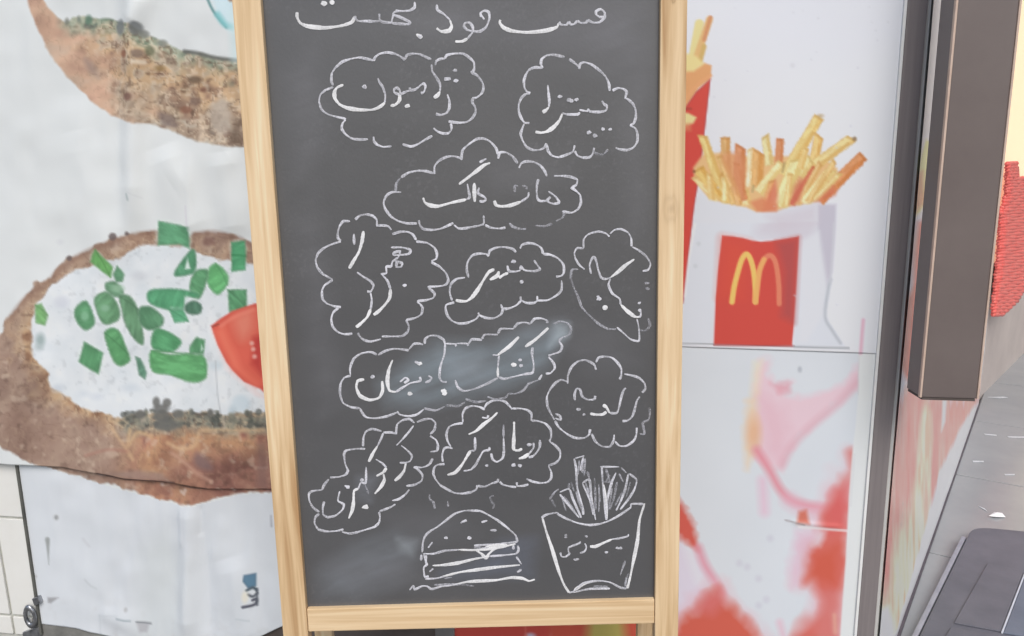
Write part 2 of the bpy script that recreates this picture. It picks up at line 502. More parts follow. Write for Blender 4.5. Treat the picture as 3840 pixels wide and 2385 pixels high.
GREENS = [
    ([(1135, 85), (1345, 125), (1345, 270), (1280, 240), (1130, 250)], (98, 168, 120)),
    ([(700, 280), (820, 400), (800, 470), (665, 365), (680, 310)], (108, 178, 98)),
    ([(850, 390), (895, 450), (880, 500), (840, 500), (820, 450)], (98, 155, 112)),
    ([(1365, 275), (1390, 340), (1380, 430), (1340, 450), (1245, 460), (1260, 400)], (84, 152, 108)),
    ([(1520, 375), (1600, 450), (1600, 520), (1540, 585), (1480, 535), (1460, 440)], (100, 182, 112)),
    ([(1400, 420), (1470, 430), (1430, 590), (1380, 610), (1345, 550), (1360, 470)], (88, 152, 102)),
    ([(1070, 560), (1250, 550), (1400, 580), (1380, 610), (1310, 600), (1300, 690), (1180, 690), (1065, 640)], (84, 162, 112)),
    ([(1200, 690), (1300, 690), (1335, 770), (1240, 780)], (92, 172, 122)),
    ([(1315, 660), (1370, 630), (1425, 660), (1420, 710), (1370, 725), (1320, 705)], (78, 124, 96)),
    ([(1630, 230), (1720, 220), (1725, 310), (1720, 420), (1630, 430)], (82, 166, 112)),
    ([(1605, 555), (1730, 555), (1735, 680), (1620, 705)], (86, 152, 102)),
    ([(700, 600), (780, 570), (850, 660), (860, 750), (790, 790), (740, 770), (695, 660)], (98, 152, 106)),
    ([(770, 510), (830, 500), (885, 560), (880, 600), (820, 600), (765, 550)], (106, 156, 116)),
    ([(860, 600), (930, 600), (990, 690), (1020, 830), (1020, 930), (960, 890), (900, 790), (880, 700)], (98, 148, 106)),
    ([(630, 630), (680, 720), (690, 790), (630, 830), (570, 770), (560, 690)], (92, 156, 106)),
    ([(1000, 680), (1080, 675), (1160, 750), (1140, 810), (1060, 830), (1005, 780)], (86, 142, 100)),
    ([(760, 850), (850, 830), (920, 1000), (920, 1050), (860, 1080), (810, 1030)], (92, 162, 102)),
    ([(1130, 820), (1280, 900), (1240, 970), (1180, 980), (1090, 960), (1080, 880)], (86, 162, 106)),
    ([(620, 915), (745, 990), (710, 1135), (580, 1050)], (88, 154, 102)),
    ([(1075, 975), (1200, 1000), (1430, 1000), (1465, 1130), (1420, 1180), (1340, 1185), (1200, 1140), (1080, 1115)], (96, 172, 106)),
    ([(1390, 880), (1450, 900), (1440, 990), (1340, 990), (1345, 940)], (88, 152, 102)),
    ([(965, 1015), (1000, 1030), (1040, 1130), (1030, 1170), (990, 1140)], (92, 142, 112)),
    ([(290, 660), (330, 650), (370, 730), (350, 800), (290, 780)], (122, 182, 112)),
]

def tex_mix(pr, idx, cols, P, size, seed, octs=4, ax=1, ay=1):
    """blotchy palette by noise"""
    n = fbm(P, size, seed, octs, ax, ay)
    n = np.clip((n - 0.22) / 0.56, 0, 0.999) * (len(cols) - 1)
    k = n.astype(int); t = (n - k)[:, None]
    c = np.asarray(cols, float)
    return c[k] * (1 - t) + c[np.minimum(k + 1, len(cols) - 1)] * t

def paint_bread(P):
    pr = Print(P, WHITE_L)
    # print tone drifts slightly
    pr.C += ((fbm(P, 420, 5, 2) - 0.5) * 7)[:, None]
    # ---------- upper slice
    A = bread_a_out + bread_a_top
    i = pr.box(A, 40)
    Q = P[i]
    d = sdf(Q, A) + (fbm(Q, 30, 11, 2) - 0.5) * 12
    m = np.clip(0.5 - d / 9, 0, 1)
    top = np.full(len(Q), 1e9)
    for k in range(len(bread_a_top) - 1):
        top = np.minimum(top, seg_dist(Q, np.array(bread_a_top[k], float), np.array(bread_a_top[k + 1], float))[0])
    crust = tex_mix(pr, i, [(186, 150, 130), (202, 166, 142), (210, 176, 150), (204, 178, 156)], Q, 80, 21, 3, 1.4, 0.8)
    crumb = tex_mix(pr, i, [(150, 122, 102), (184, 152, 124), (206, 174, 138), (214, 184, 148), (204, 186, 162), (172, 144, 122)], Q, 56, 23, 3)
    grey = tex_mix(pr, i, [(128, 114, 102), (158, 138, 120), (176, 156, 136), (192, 180, 162), (150, 126, 110)], Q, 62, 25, 3)
    herb = tex_mix(pr, i, [(104, 112, 102), (142, 152, 132), (166, 172, 150), (182, 188, 166), (128, 140, 120)], Q, 34, 27, 3)
    wc = np.clip((Q[:, 0] - 300 - 0.55 * (Q[:, 1] - 160)) / 160 + (fbm(Q, 60, 29, 2) - 0.5) * 1.6, 0, 1)[:, None]
    c = crust * (1 - wc) + crumb * wc
    wg = np.clip((Q[:, 1] - 0.30 * Q[:, 0] - 130) / 120 + (fbm(Q, 70, 31, 2) - 0.5) * 1.5, 0, 1)[:, None] * wc
    c = c * (1 - wg) + grey * wg
    wh = (np.clip(1.25 - top / 66 + (fbm(Q, 40, 33, 2) - 0.5) * 1.3, 0, 1) * np.clip((Q[:, 0] - 225) / 60, 0, 1))[:, None]
    c = c * (1 - wh) + herb * wh
    sp = np.clip((fbm(Q, 20, 35, 2) - 0.66) * 8, 0, 1)[:, None] * wc * 0.45
    c = c * (1 - sp) + np.array((96, 76, 62)) * sp
    sp = np.clip((fbm(Q, 24, 37, 2) - 0.64) * 8, 0, 1)[:, None] * wc * 0.55
    c = c * (1 - sp) + np.array((226, 208, 184)) * sp
    n1 = np.clip(1 - np.abs(fbm(Q, 44, 181, 3) - 0.5) * 26, 0, 1)[:, None] * (0.15 + 0.35 * wc)
    c = c * (1 - n1) + np.array((112, 88, 72)) * n1
    n1 = np.clip(1 - np.abs(fbm(Q, 40, 183, 3) - 0.52) * 26, 0, 1)[:, None] * (0.15 + 0.45 * wc)
    c = c * (1 - n1) + np.array((228, 208, 180)) * n1
    c = c * (0.97 + 0.22 * (fbm(Q, 60, 191, 3) - 0.5))[:, None]
    pr.put(i, c, m)
    pr.poly(tr([(1520, 760), (1600, 690), (1660, 760), (1670, 880), (1610, 950), (1530, 900)], *R1), (186, 174, 160), 24, 0.75, True, 10)
    pr.poly(tr([(1680, 860), (1740, 850), (1740, 1030), (1640, 1020)], *R1), (110, 92, 78), 22, 0.7)
    pr.poly(tr([(1150, 800), (1250, 820), (1290, 900), (1200, 890)], *R1), (126, 110, 104), 18, 0.7, True)
    pr.poly(tr([(640, 420), (700, 460), (740, 560), (660, 500)], *R1), (150, 132, 124), 22, 0.6, True)
    for (x, y, rx, ry, col) in [(515, 165, 16, 26, (110, 112, 100)), (600, 145, 14, 22, (112, 122, 112)), (670, 150, 24, 34, (92, 122, 104)), (790, 150, 40, 10, (104, 124, 106)), (910, 205, 40, 55, (118, 122, 122)), (1035, 215, 44, 46, (112, 116, 116)), (1080, 255, 30, 28, (126, 128, 122)), (1190, 315, 34, 26, (132, 136, 128)), (1110, 370, 30, 34, (112, 116, 92)), (1415, 570, 50, 26, (106, 88, 72)), (960, 690, 34, 28, (124, 92, 80)), (940, 390, 24, 26, (142, 96, 74)), (1040, 390, 40, 30, (132, 116, 104)), (1470, 640, 26, 18, (118, 84, 70)), (1420, 720, 40, 30, (120, 98, 86)), (1170, 490, 34, 20, (142, 118, 80)), (1350, 780, 40, 26, (136, 96, 78))]:
        pr.dot(R1[0] * x, R1[0] * y, rx * R1[0], col, 10, 0.8, ry * R1[0])
    pr.line([(1010 * .529, 445 * .529), (1075 * .529, 450 * .529)], (226, 212, 190), 16, 10, 0.8)
    pr.line(tr([(1340, 370), (1440, 385), (1530, 410), (1620, 425), (1710, 430)], *R1), (104, 106, 100), 14, 10, 0.9)
    # drops and teal streak on the cream
    pr.poly([(800, -40), (870, -30), (930, -40), (1100, 0), (1100, 200), (880, 120), (830, 60)], (204, 226, 232), 30, 0.9)
    pr.poly([(868, -60), (960, -60), (960, 6), (880, 12), (860, -10)], (150, 110, 84), 10, 0.9)
    pr.line([(792, -10), (815, 40), (842, 78), (868, 108)], (84, 132, 132), 9, 8, 0.85)
    pr.line([(835, 60), (862, 96), (890, 106)], (134, 198, 200), 22, 16, 0.85)
    pr.line([(892, 60), (898, 220)], (204, 226, 226), 30, 30, 0.7)
    # ---------- lower slice
    i = pr.box(bread_b_out, 40)
    Q = P[i]
    d = sdf(Q, bread_b_out) + (fbm(Q, 30, 41, 3) - 0.5) * 24
    dc = sdf(Q, cream_b) + (fbm(Q, 30, 43, 3) - 0.5) * 26
    m = np.clip(0.5 - d / 9, 0, 1)
    brown = tex_mix(pr, i, [(150, 122, 108), (164, 136, 120), (174, 146, 130), (182, 156, 138), (156, 130, 116)], Q, 90, 45, 4)
    ring = tex_mix(pr, i, [(162, 126, 100), (192, 156, 124), (210, 176, 140), (216, 188, 154), (178, 144, 116)], Q, 38, 47, 3)
    orange = tex_mix(pr, i, [(154, 112, 92), (184, 138, 110), (204, 160, 124), (198, 146, 120), (166, 120, 104)], Q, 90, 49, 4, 0.7, 1.2)
    red = tex_mix(pr, i, [(130, 92, 82), (154, 110, 98), (170, 124, 108), (186, 142, 122), (146, 104, 92)], Q, 74, 51, 4)
    c = brown
    wr = np.clip((Q[:, 0] - 420) / 160, 0, 1)[:, None] * np.clip((Q[:, 1] - 1560) / 60, 0, 1)[:, None]
    c = c * (1 - wr) + orange * wr
    w2 = np.clip((Q[:, 0] - 640) / 130 + (fbm(Q, 110, 53, 2) - 0.5) * 1.6, 0, 1)[:, None] * np.clip((Q[:, 1] - 1650) / 90, 0, 1)[:, None]
    c = c * (1 - w2) + red * w2
    wring = np.clip(1.2 - dc / 70 + (fbm(Q, 46, 55, 2) - 0.5) * 1.2, 0, 1)[:, None] * (0.35 + 0.65 * np.clip((Q[:, 1] - 1120) / 120, 0, 1))[:, None]
    c = c * (1 - wring) + ring * wring
    wh = (np.clip(1.25 - np.abs(dc - 34) / 52 + (fbm(Q, 40, 57, 2) - 0.5) * 1.2, 0, 1) * np.clip((Q[:, 1] - 1470) / 60, 0, 1) * np.clip((Q[:, 0] - 440) / 60, 0, 1))[:, None]
    herb = tex_mix(pr, i, [(96, 98, 92), (132, 132, 122), (158, 156, 140), (178, 170, 148), (112, 112, 104)], Q, 24, 59, 3)
    c = c * (1 - wh) + herb * wh
    sp = np.clip((fbm(Q, 24, 61, 2) - 0.66) * 6, 0, 1)[:, None] * 0.3
    c = c * (1 - sp) + np.array((98, 76, 66)) * sp
    sp = np.clip((fbm(Q, 26, 63, 2) - 0.66) * 6, 0, 1)[:, None] * 0.4
    c = c * (1 - sp) + np.array((228, 208, 186)) * sp
    n1 = np.clip(1 - np.abs(fbm(Q, 40, 185, 3) - 0.5) * 24, 0, 1)[:, None] * (0.22 + 0.25 * wring)
    c = c * (1 - n1) + np.array((116, 88, 74)) * n1
    n1 = np.clip(1 - np.abs(fbm(Q, 46, 187, 3) - 0.5) * 24, 0, 1)[:, None] * (0.15 + 0.5 * wring)
    c = c * (1 - n1) + np.array((228, 204, 170)) * n1
    c = c * (0.92 + 0.12 * (fbm(Q, 150, 189, 2) - 0.5))[:, None]
    pr.put(i, c, m)
    # edge of crust on top is darker where the slice turns
    for pts, col, w in [([(60, 1190), (125, 1110), (211, 1045), (240, 1010), (300, 965), (400, 920), (520, 880), (610, 868)], (140, 110, 94), 20), ([(748, 874), (820, 868), (900, 886), (955, 915)], (134, 104, 92), 16)]:
        pr.line(pts, col, w, 16, 0.5)
    for (x, y, r) in [(825, 190, 26), (515, 340, 18), (920, 170, 14)]:
        pr.dot(x * R2[0], 780 + y * R2[0], r * R2[0], (104, 92, 90), 8, 0.85)
    pr.dot(1475 * R2[0], 780 + 225 * R2[0], 40 * R2[0], (122, 92, 84), 12, 0.7, 30 * R2[0])
    # cream
    cr = np.array((223, 228, 230.0)) + ((fbm(Q, 50, 65, 3) - 0.5) * 14)[:, None] * np.array((1.3, 1.0, 0.8)) - (np.clip((fbm(Q, 22, 67, 3) - 0.62) * 6, 0, 1) * 14)[:, None]
    pr.put(i, cr, np.clip(0.5 - dc / 10, 0, 1))
    for (x, y, rx, ry, col, a) in [(320, 900, 30, 44, (150, 168, 166), 0.8), (310, 950, 26, 20, (172, 184, 184), 0.7), (470, 640, 50, 40, (204, 208, 216), 0.6), (1000, 460, 50, 30, (206, 210, 214), 0.6), (930, 1230, 60, 26, (204, 212, 218), 0.7), (700, 1290, 40, 20, (206, 212, 220), 0.6), (1530, 1070, 40, 30, (196, 210, 216), 0.7), (1700, 1330, 60, 60, (198, 214, 222), 0.6), (1640, 1380, 20, 30, (170, 190, 200), 0.6), (450, 230, 16, 14, (204, 206, 210), 0.6), (440, 1230, 40, 26, (196, 204, 212), 0.6), (610, 1270, 40, 20, (206, 214, 220), 0.6)]:
        pr.dot(x * R2[0], 780 + y * R2[0], rx * R2[0], col, 18, a, ry * R2[0])
    # herb clumps along the bottom of the cream
    rnd = random.Random(4)
    for k in range(70):
        x = rnd.uniform(470, 1010); y = 1545 + rnd.uniform(-16, 40)
        pr.dot(x, y, rnd.uniform(5, 12), [(92, 94, 88), (118, 118, 108), (140, 138, 122), (80, 84, 80)][k % 4], 6, 0.7, rnd.uniform(5, 12))
    for (x, y, rx, ry) in [(1110, 1325, 26, 34), (1185, 1330, 30, 30), (1145, 1370, 56, 30), (1150, 1420, 60, 40), (1000, 1410, 36, 30), (1260, 1405, 40, 30), (1490, 1395, 22, 26), (1180, 1480, 90, 40)]:
        pr.dot(x * R2[0], 780 + y * R2[0], rx * R2[0], (108, 108, 104), 10, 0.85, ry * R2[0])
    # pale ridges and folds of the lower crust
    for pts, col, w in [([(820, 30), (880, 110), (930, 180), (970, 250)], (214, 180, 142), 12), ([(950, 40), (940, 150), (1000, 60), (1100, 90)], (216, 182, 140), 16), ([(1215, 130), (1300, 170), (1400, 150), (1440, 50), (1500, 40), (1880, 40)], (216, 184, 146), 14), ([(1240, 200), (1330, 260), (1420, 340), (1520, 400)], (196, 158, 138), 14), ([(640, 220), (800, 180), (930, 190)], (170, 122, 108), 9)]:
        pr.line(tr(pts, *R3), col, w * 0.8, 14, 0.7)
    pr.poly(tr([(1420, 200), (1500, 250), (1520, 320), (1440, 310), (1400, 260)], *R3), (122, 104, 104), 24, 0.7, True)
    pr.poly(tr([(1830, 130), (1900, 120), (1910, 470), (1830, 440)], *R3), (128, 102, 96), 24, 0.55)
    pr.poly(tr([(780, 350), (1000, 320), (1180, 340), (1220, 395), (1000, 392)], *R3), (150, 130, 122), 16, 0.6)
    # chives
    for k, (pts, col) in enumerate(GREENS):
        q = tr(pts, *R2)
        c = np.array(col, float) * 0.9 + np.array((16, 12, 16))
        pr.poly(q, (226, 238, 230), 16, 0.5, True, 6)
        pr.poly(q, c, 11, 1.0, len(pts) > 5, 2, 201 + k, edge=c * 0.76, edgew=11, edgea=0.5)
        gi = pr.box(q, 4)
        gd = sdf(pr.P[gi], q)
        ang = 0.5 + k * 1.3
        rot = np.array([[math.cos(ang), -math.sin(ang)], [math.sin(ang), math.cos(ang)]])
        gn = fbm(pr.P[gi] @ rot, 16, 211 + k, 3, 2.6, 0.7)
        pr.put(gi, np.minimum(c * 1.16 + 10, 255), np.clip((gn - 0.55) * 3, 0, 0.45) * (gd < -3))
        pr.put(gi, c * 0.84, np.clip((0.46 - gn) * 3, 0, 0.5) * (gd < -2))
        cx = sum(p[0] for p in q) / len(q); cy = sum(p[1] for p in q) / len(q)
        inner = [(cx + (x - cx) * 0.5 + 6 * math.sin(k), cy + (y - cy) * 0.5 + 5 * math.cos(k * 2)) for x, y in q]
        pr.poly(inner, np.minimum(c * 1.12, 255), 26, 0.4, True)
        if k % 3 == 1:
            pr.line([q[0], ((q[0][0] + q[2][0]) / 2 + 4, (q[0][1] + q[2][1]) / 2), q[2]], c * 0.82, 5, 6, 0.7)
    pr.poly(tr([(1330, 340), (1350, 410), (1310, 415)], *R2), (214, 230, 222), 8)
    pr.poly(tr([(1425, 930), (1440, 960), (1420, 975)], *R2), (196, 222, 206), 8)
    pr.dot(850 * R2[0], 780 + 545 * R2[0], 22, (150, 186, 156), 14, 0.8, 14)
    pr.dot(765 * R2[0], 780 + 680 * R2[0], 16, (140, 180, 150), 10, 0.8, 12)
    pr.dot(625 * R2[0], 780 + 735 * R2[0], 14, (138, 186, 150), 10, 0.8, 18)
    pr.line(tr([(1632, 318), (1722, 322)], *R2), (60, 130, 84), 6, 5, 0.8)
    # tomato
    tm = tr([(1495, 800), (1560, 750), (1640, 700), (1790, 650), (1880, 640), (1900, 1300), (1830, 1230), (1720, 1180), (1640, 1100), (1600, 1050), (1540, 930)], *R2)
    pr.poly(tr([(1500, 820), (1650, 1140), (1820, 1250), (1880, 1300), (1800, 1270), (1600, 1090)], *R2), (246, 214, 210), 26, 0.8)
    pr.poly(tm, (222, 104, 86), 8, edge=(206, 84, 72), edgew=24)
    pr.poly(tr([(1650, 760), (1760, 700), (1780, 820), (1700, 900)], *R2), (230, 142, 120), 50, 0.8, True)
    pr.poly(tr([(1780, 880), (1840, 860), (1840, 1140), (1770, 1060)], *R2), (188, 66, 62), 26, 0.8)
    pr.line(tr([(1500, 805), (1545, 790)], *R2), (120, 60, 54), 5, 6, 0.7)
    pr.poly(tr([(1520, 840), (1580, 800), (1700, 1080), (1820, 1200), (1800, 1215), (1640, 1090)], *R2), (238, 128, 104), 30, 0.7)
    pr.line(tr([(1560, 800), (1650, 740), (1780, 690)], *R2), (238, 150, 128), 12, 14, 0.6)
    for (x, y) in [(1780, 960), (1790, 1010), (1770, 920)]:
        pr.dot(x * R2[0], 780 + y * R2[0], 8, (240, 190, 176), 8, 0.8)
    # scuffs, creases
    pr.line([(505, 725), (510, 745)], (166, 178, 178), 7, 8, 0.8)
    pr.line([(505, 715), (560, 740)], (206, 210, 210), 4, 8, 0.6)
    pr.line(tr([(1525, 1040), (1540, 1250), (1560, 1390)], *R2), (180, 184, 188), 4, 6, 0.8)
    pr.line([(720, 770), (727, 860)], (204, 200, 208), 4, 8, 0.7)
    pr.line([(380, 1765), (430, 1774), (480, 1785), (600, 1791), (672, 1796)], (92, 72, 66), 6, 6, 0.9)
    pr.line([(680, 1808), (740, 1820), (790, 1820)], (96, 76, 70), 6, 6, 0.9)
    for (x, y) in [(618, 1808), (700, 1842), (705, 1830), (690, 1836), (886, 1826)]:
        pr.dot(x, y, 7, (206, 190, 180), 8, 0.7)
    return pr.out()

def ridge(P, x0, y0, x1, y1, w, h):
    d, t = seg_dist(P, np.array((x0, y0), float), np.array((x1, y1), float))
    return h * np.exp(-(d / w) ** 2) * np.clip(np.sin(np.clip(t, 0.02, 0.98) * math.pi) * 2.0, 0, 1)

def relief_upper(P):
    r = (fbm(P, 300, 71, 3) - 0.5) * 0.011 + (fbm(P, 120, 75, 2, 0.6, 1.6) - 0.5) * 0.0035
    r += ridge(P, 540, -300, 520, 900, 46, 0.013) + ridge(P, 850, 560, 900, 900, 50, 0.006) + ridge(P, 620, 540, 760, 900, 60, 0.006) + ridge(P, 520, 120, 640, -120, 40, 0.006) + ridge(P, 300, 480, 420, 1000, 60, 0.004) - ridge(P, 462, 300, 470, 860, 26, 0.0022)
    r += ridge(P, 660, 690, 900, 540, 70, 0.0035) + ridge(P, 560, -40, 500, 300, 60, 0.0035)
    r += ridge(P, 770, 1040, 840, 1540, 24, 0.002)
    r += ridge(P, 725, 560, 735, 900, 14, 0.0012)
    r += np.clip((P[:, 0] - 850) / 300, 0, 1) ** 2 * -0.003
    return r + 0.006

def relief_lower(P):
    r = (fbm(P, 240, 73, 3) - 0.5) * 0.012 + (fbm(P, 110, 77, 2, 0.5, 1.8) - 0.5) * 0.005
    r += ridge(P, 720, 1830, 715, 2420, 34, 0.012) - ridge(P, 770, 1900, 800, 2420, 26, 0.004)
    r += ridge(P, 850, 2080, 960, 2420, 60, 0.006)
    r += ridge(P, 690, 1880, 695, 2050, 10, 0.0016) - ridge(P, 765, 1880, 760, 2010, 10, 0.0020)
    r += ridge(P, 150, 2230, 600, 2340, 40, 0.0018)
    r += ridge(P, 380, 2280, 560, 2385, 30, 0.0025)
    le = np.interp(P[:, 1], [1740, 2335], [64, 152])
    return (r + 0.005) * np.clip((P[:, 0] - le - 6) / 160, 0.0, 1)

def paint_lower(P):
    pr = Print(P, (213, 218, 222))
    pr.C += ((fbm(P, 260, 81, 3) - 0.5) * 10)[:, None]
    pr.poly([(540, 2050), (640, 1980), (700, 2100), (700, 2420), (520, 2420)], (206, 212, 212), 90, 0.6)
    # the crust continues across the seam
    pr.C[:] = np.where((sdf(P, bread_b_out) < 0)[:, None], 0, pr.C)
    full = paint_bread.cache(P)
    i = np.where(sdf(P, bread_b_out) < 6)[0]
    m = np.clip(0.5 - sdf(P[i], bread_b_out) / 9, 0, 1)
    pr.C[i] = full[i]
    # dirt, tears, rubbed off sticker
    s = R3[0]
    for (x, y, r, c, a, ry) in [(410, 668, 13, (104, 104, 104), 0.9, 15), (408, 668, 26, (196, 200, 200), 0.5, 26), (905, 1310, 12, (176, 176, 176), 0.7, 16), (260, 1085, 12, (176, 178, 178), 0.6, 12), (740, 360, 20, (190, 190, 196), 0.4, 8)]:
        pr.dot(s * x, 1580 + s * y, s * r, c, 6, a, s * ry)
    pr.line(tr([(346, 825), (352, 900), (358, 1000)], *R3), (150, 154, 152), 18, 8, 0.9, taper=True)
    pr.poly(tr([(348, 1232), (430, 1228), (370, 1272), (348, 1268)], *R3), (158, 158, 160), 8, 0.9)
    pr.line(tr([(848, 1368), (900, 1382), (940, 1386)], *R3), (150, 162, 168), 6, 6, 0.8)
    pr.poly(tr([(978, 1395), (1078, 1408), (1065, 1420), (1050, 1470), (1000, 1470)], *R3), (176, 176, 180), 12, 0.8)
    pr.line(tr([(980, 1396), (1076, 1410)], *R3), (130, 134, 138), 6, 5, 0.9)
    pr.line(tr([(620, 1100), (660, 1140), (700, 1160)], *R3), (190, 196, 198), 6, 8, 0.6)
    pr.line(tr([(600, 820), (640, 870)], *R3), (196, 198, 202), 8, 10, 0.6)
    pr.line(tr([(720, 1350), (850, 1350)], *R3), (196, 202, 206), 5, 8, 0.6)
    pr.line(tr([(720, 1350), (722, 1480)], *R3), (196, 202, 206), 5, 8, 0.6)
    pr.poly(tr([(1740, 1060), (1820, 1050), (1820, 1140), (1770, 1150), (1735, 1100)], *R3), (92, 128, 152), 8, 0.95, edge=(70, 92, 112), edgew=8)
    pr.line(tr([(1760, 1165), (1800, 1150), (1825, 1170)], *R3), (78, 92, 102), 10, 6, 0.95)
    pr.line(tr([(1770, 1195), (1800, 1210), (1830, 1190)], *R3), (90, 96, 104), 9, 6, 0.95)
    pr.line(tr([(1800, 1235), (1826, 1230), (1815, 1265), (1735, 1280)], *R3), (76, 78, 90), 10, 6, 0.95)
    pr.line(tr([(1826, 1160), (1830, 1270)], *R3), (84, 90, 98), 8, 6, 0.8)
    pr.dot(s * 1750, 1580 + s * 1210, 12, (232, 226, 206), 10, 0.7, 22)
    pr.line(tr([(1690, 1365), (1780, 1375)], *R3), (180, 190, 194), 5, 7, 0.6)
    pr.line(tr([(1925, 650), (1930, 720)], *R3), (150, 150, 156), 6, 8, 0.7)
    # grime towards the bottom edge
    n = fbm(P, 50, 83, 3)
    g_ = np.clip((n - 0.55) * 3, 0, 1) * np.clip((P[:, 1] - 2180) / 250, 0, 1)
    pr.put(np.arange(len(P)), (186, 186, 184), g_ * 0.5)
    return pr.out()

def _bread_raw(P):
    a = paint_bread(P) / ALB
    l = np.clip(a, 0, 1)
    return 255 * np.where(l <= 0.0031308, l * 12.92, 1.055 * l ** (1 / 2.4) - 0.055)
paint_bread.cache = _bread_raw

#@@PRINTS
lower_l = interp([(1600, 50), (1740, 64), (2335, 152), (2460, 168)])
sheet('lower_banner', lower_l, interp([(0, 1180), (2600, 1190)]), interp([(0, 1690), (400, 1720), (1200, 1780)]),
      interp([(100, 2328), (150, 2335), (300, 2353), (430, 2382), (600, 2412), (760, 2418), (900, 2402), (985, 2375), (1060, 2340), (1200, 2290)]),
      relief_lower, paint_lower, M_VINYL, off=0.004,
      label='lower white vinyl sheet, scuffed and creased, below the bread print', cat='banner')
up = sheet('upper_banner', interp([(-400, -420), (2400, -420)]), interp([(-400, 1230), (2400, 1230)]), interp([(-500, -280), (1300, -280)]),
      interp([(-420, 1722), (0, 1728), (135, 1735), (250, 1742), (420, 1772), (480, 1785), (600, 1791), (680, 1800), (790, 1821), (1000, 1824), (1300, 1826)]),
      relief_upper, paint_bread, M_VINYL, off=0.011,
      label='white vinyl banner printed with bread slices, cream cheese, chives and tomato', cat='banner')
# dark strip in place of the gap shadow along the lower sheet's left edge
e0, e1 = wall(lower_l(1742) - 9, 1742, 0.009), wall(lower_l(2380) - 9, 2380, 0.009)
slab_obj('shadow_strip', [e0, e1, e1 + WR * 0.0055, e0 + WR * 0.0055], WN * -0.0088, mat_noise('gap_shadow', (84, 84, 80), (104, 104, 98), 20, 0.8, 0.2), shop, 0)

# ------------------------------------------------------------------ right posters
R4 = (0.5291, 2500, 0); R5 = (0.4762, 2500, 780); R6 = (0.7174, 2500, 1300); R7 = (0.3307, 2560, 400)
FRIES = [  # base x,y  tip x,y  width  colour (front faces of the printed chips, back to front)
    ((490, 760), (485, 350), 95, (216, 178, 124)), ((640, 900), (655, 450), 110, (212, 150, 112)),
    ((985, 660), (935, 330), 82, (224, 216, 166)), ((1085, 700), (1105, 365), 78, (214, 152, 114)),
    ((830, 900), (860, 510), 130, (222, 178, 118)), ((745, 900), (765, 480), 54, (240, 236, 206)),
    ((1150, 780), (1545, 120), 112, (228, 208, 144)), ((1470, 720), (1545, 330), 96, (226, 198, 134)),
    ((1500, 660), (1915, 360), 104, (226, 208, 150)), ((1540, 1060), (2045, 560), 118, (216, 152, 104)),
    ((1240, 900), (1450, 590), 100, (230, 224, 172)), ((1100, 1130), (1310, 600), 150, (230, 226, 172)),
    ((1240, 1110), (1500, 690), 64, (208, 122, 94)), ((1300, 1120), (1560, 640), 60, (226, 196, 140)),
    ((1380, 1100), (1680, 720), 110, (234, 228, 178)), ((860, 970), (1120, 640), 92, (234, 228, 178)),
    ((500, 1100), (225, 330), 92, (228, 207, 142)), ((580, 1100), (440, 760), 60, (222, 190, 130)),
    ((410, 1040), (180, 700), 112, (226, 197, 124)), ((390, 1060), (130, 800), 54, (236, 222, 172)),
    ((480, 1060), (470, 800), 46, (236, 230, 182)), ((730, 1110), (690, 950), 100, (236, 222, 172)),
    ((330, 1060), (300, 760), 60, (232, 212, 156)), ((640, 1120), (560, 820), 56, (224, 184, 130)), ((560, 900), (420, 560), 66, (226, 200, 138)),
    ((700, 1060), (610, 640), 60, (214, 148, 108)), ((940, 1120), (1010, 840), 60, (226, 180, 126)), ((1180, 1120), (1220, 760), 56, (232, 214, 158)),
    ((1420, 1080), (1720, 620), 60, (226, 200, 142)), ((1500, 1060), (1780, 760), 52, (232, 220, 166)), ((1330, 700), (1400, 470), 60, (232, 212, 152)),
]

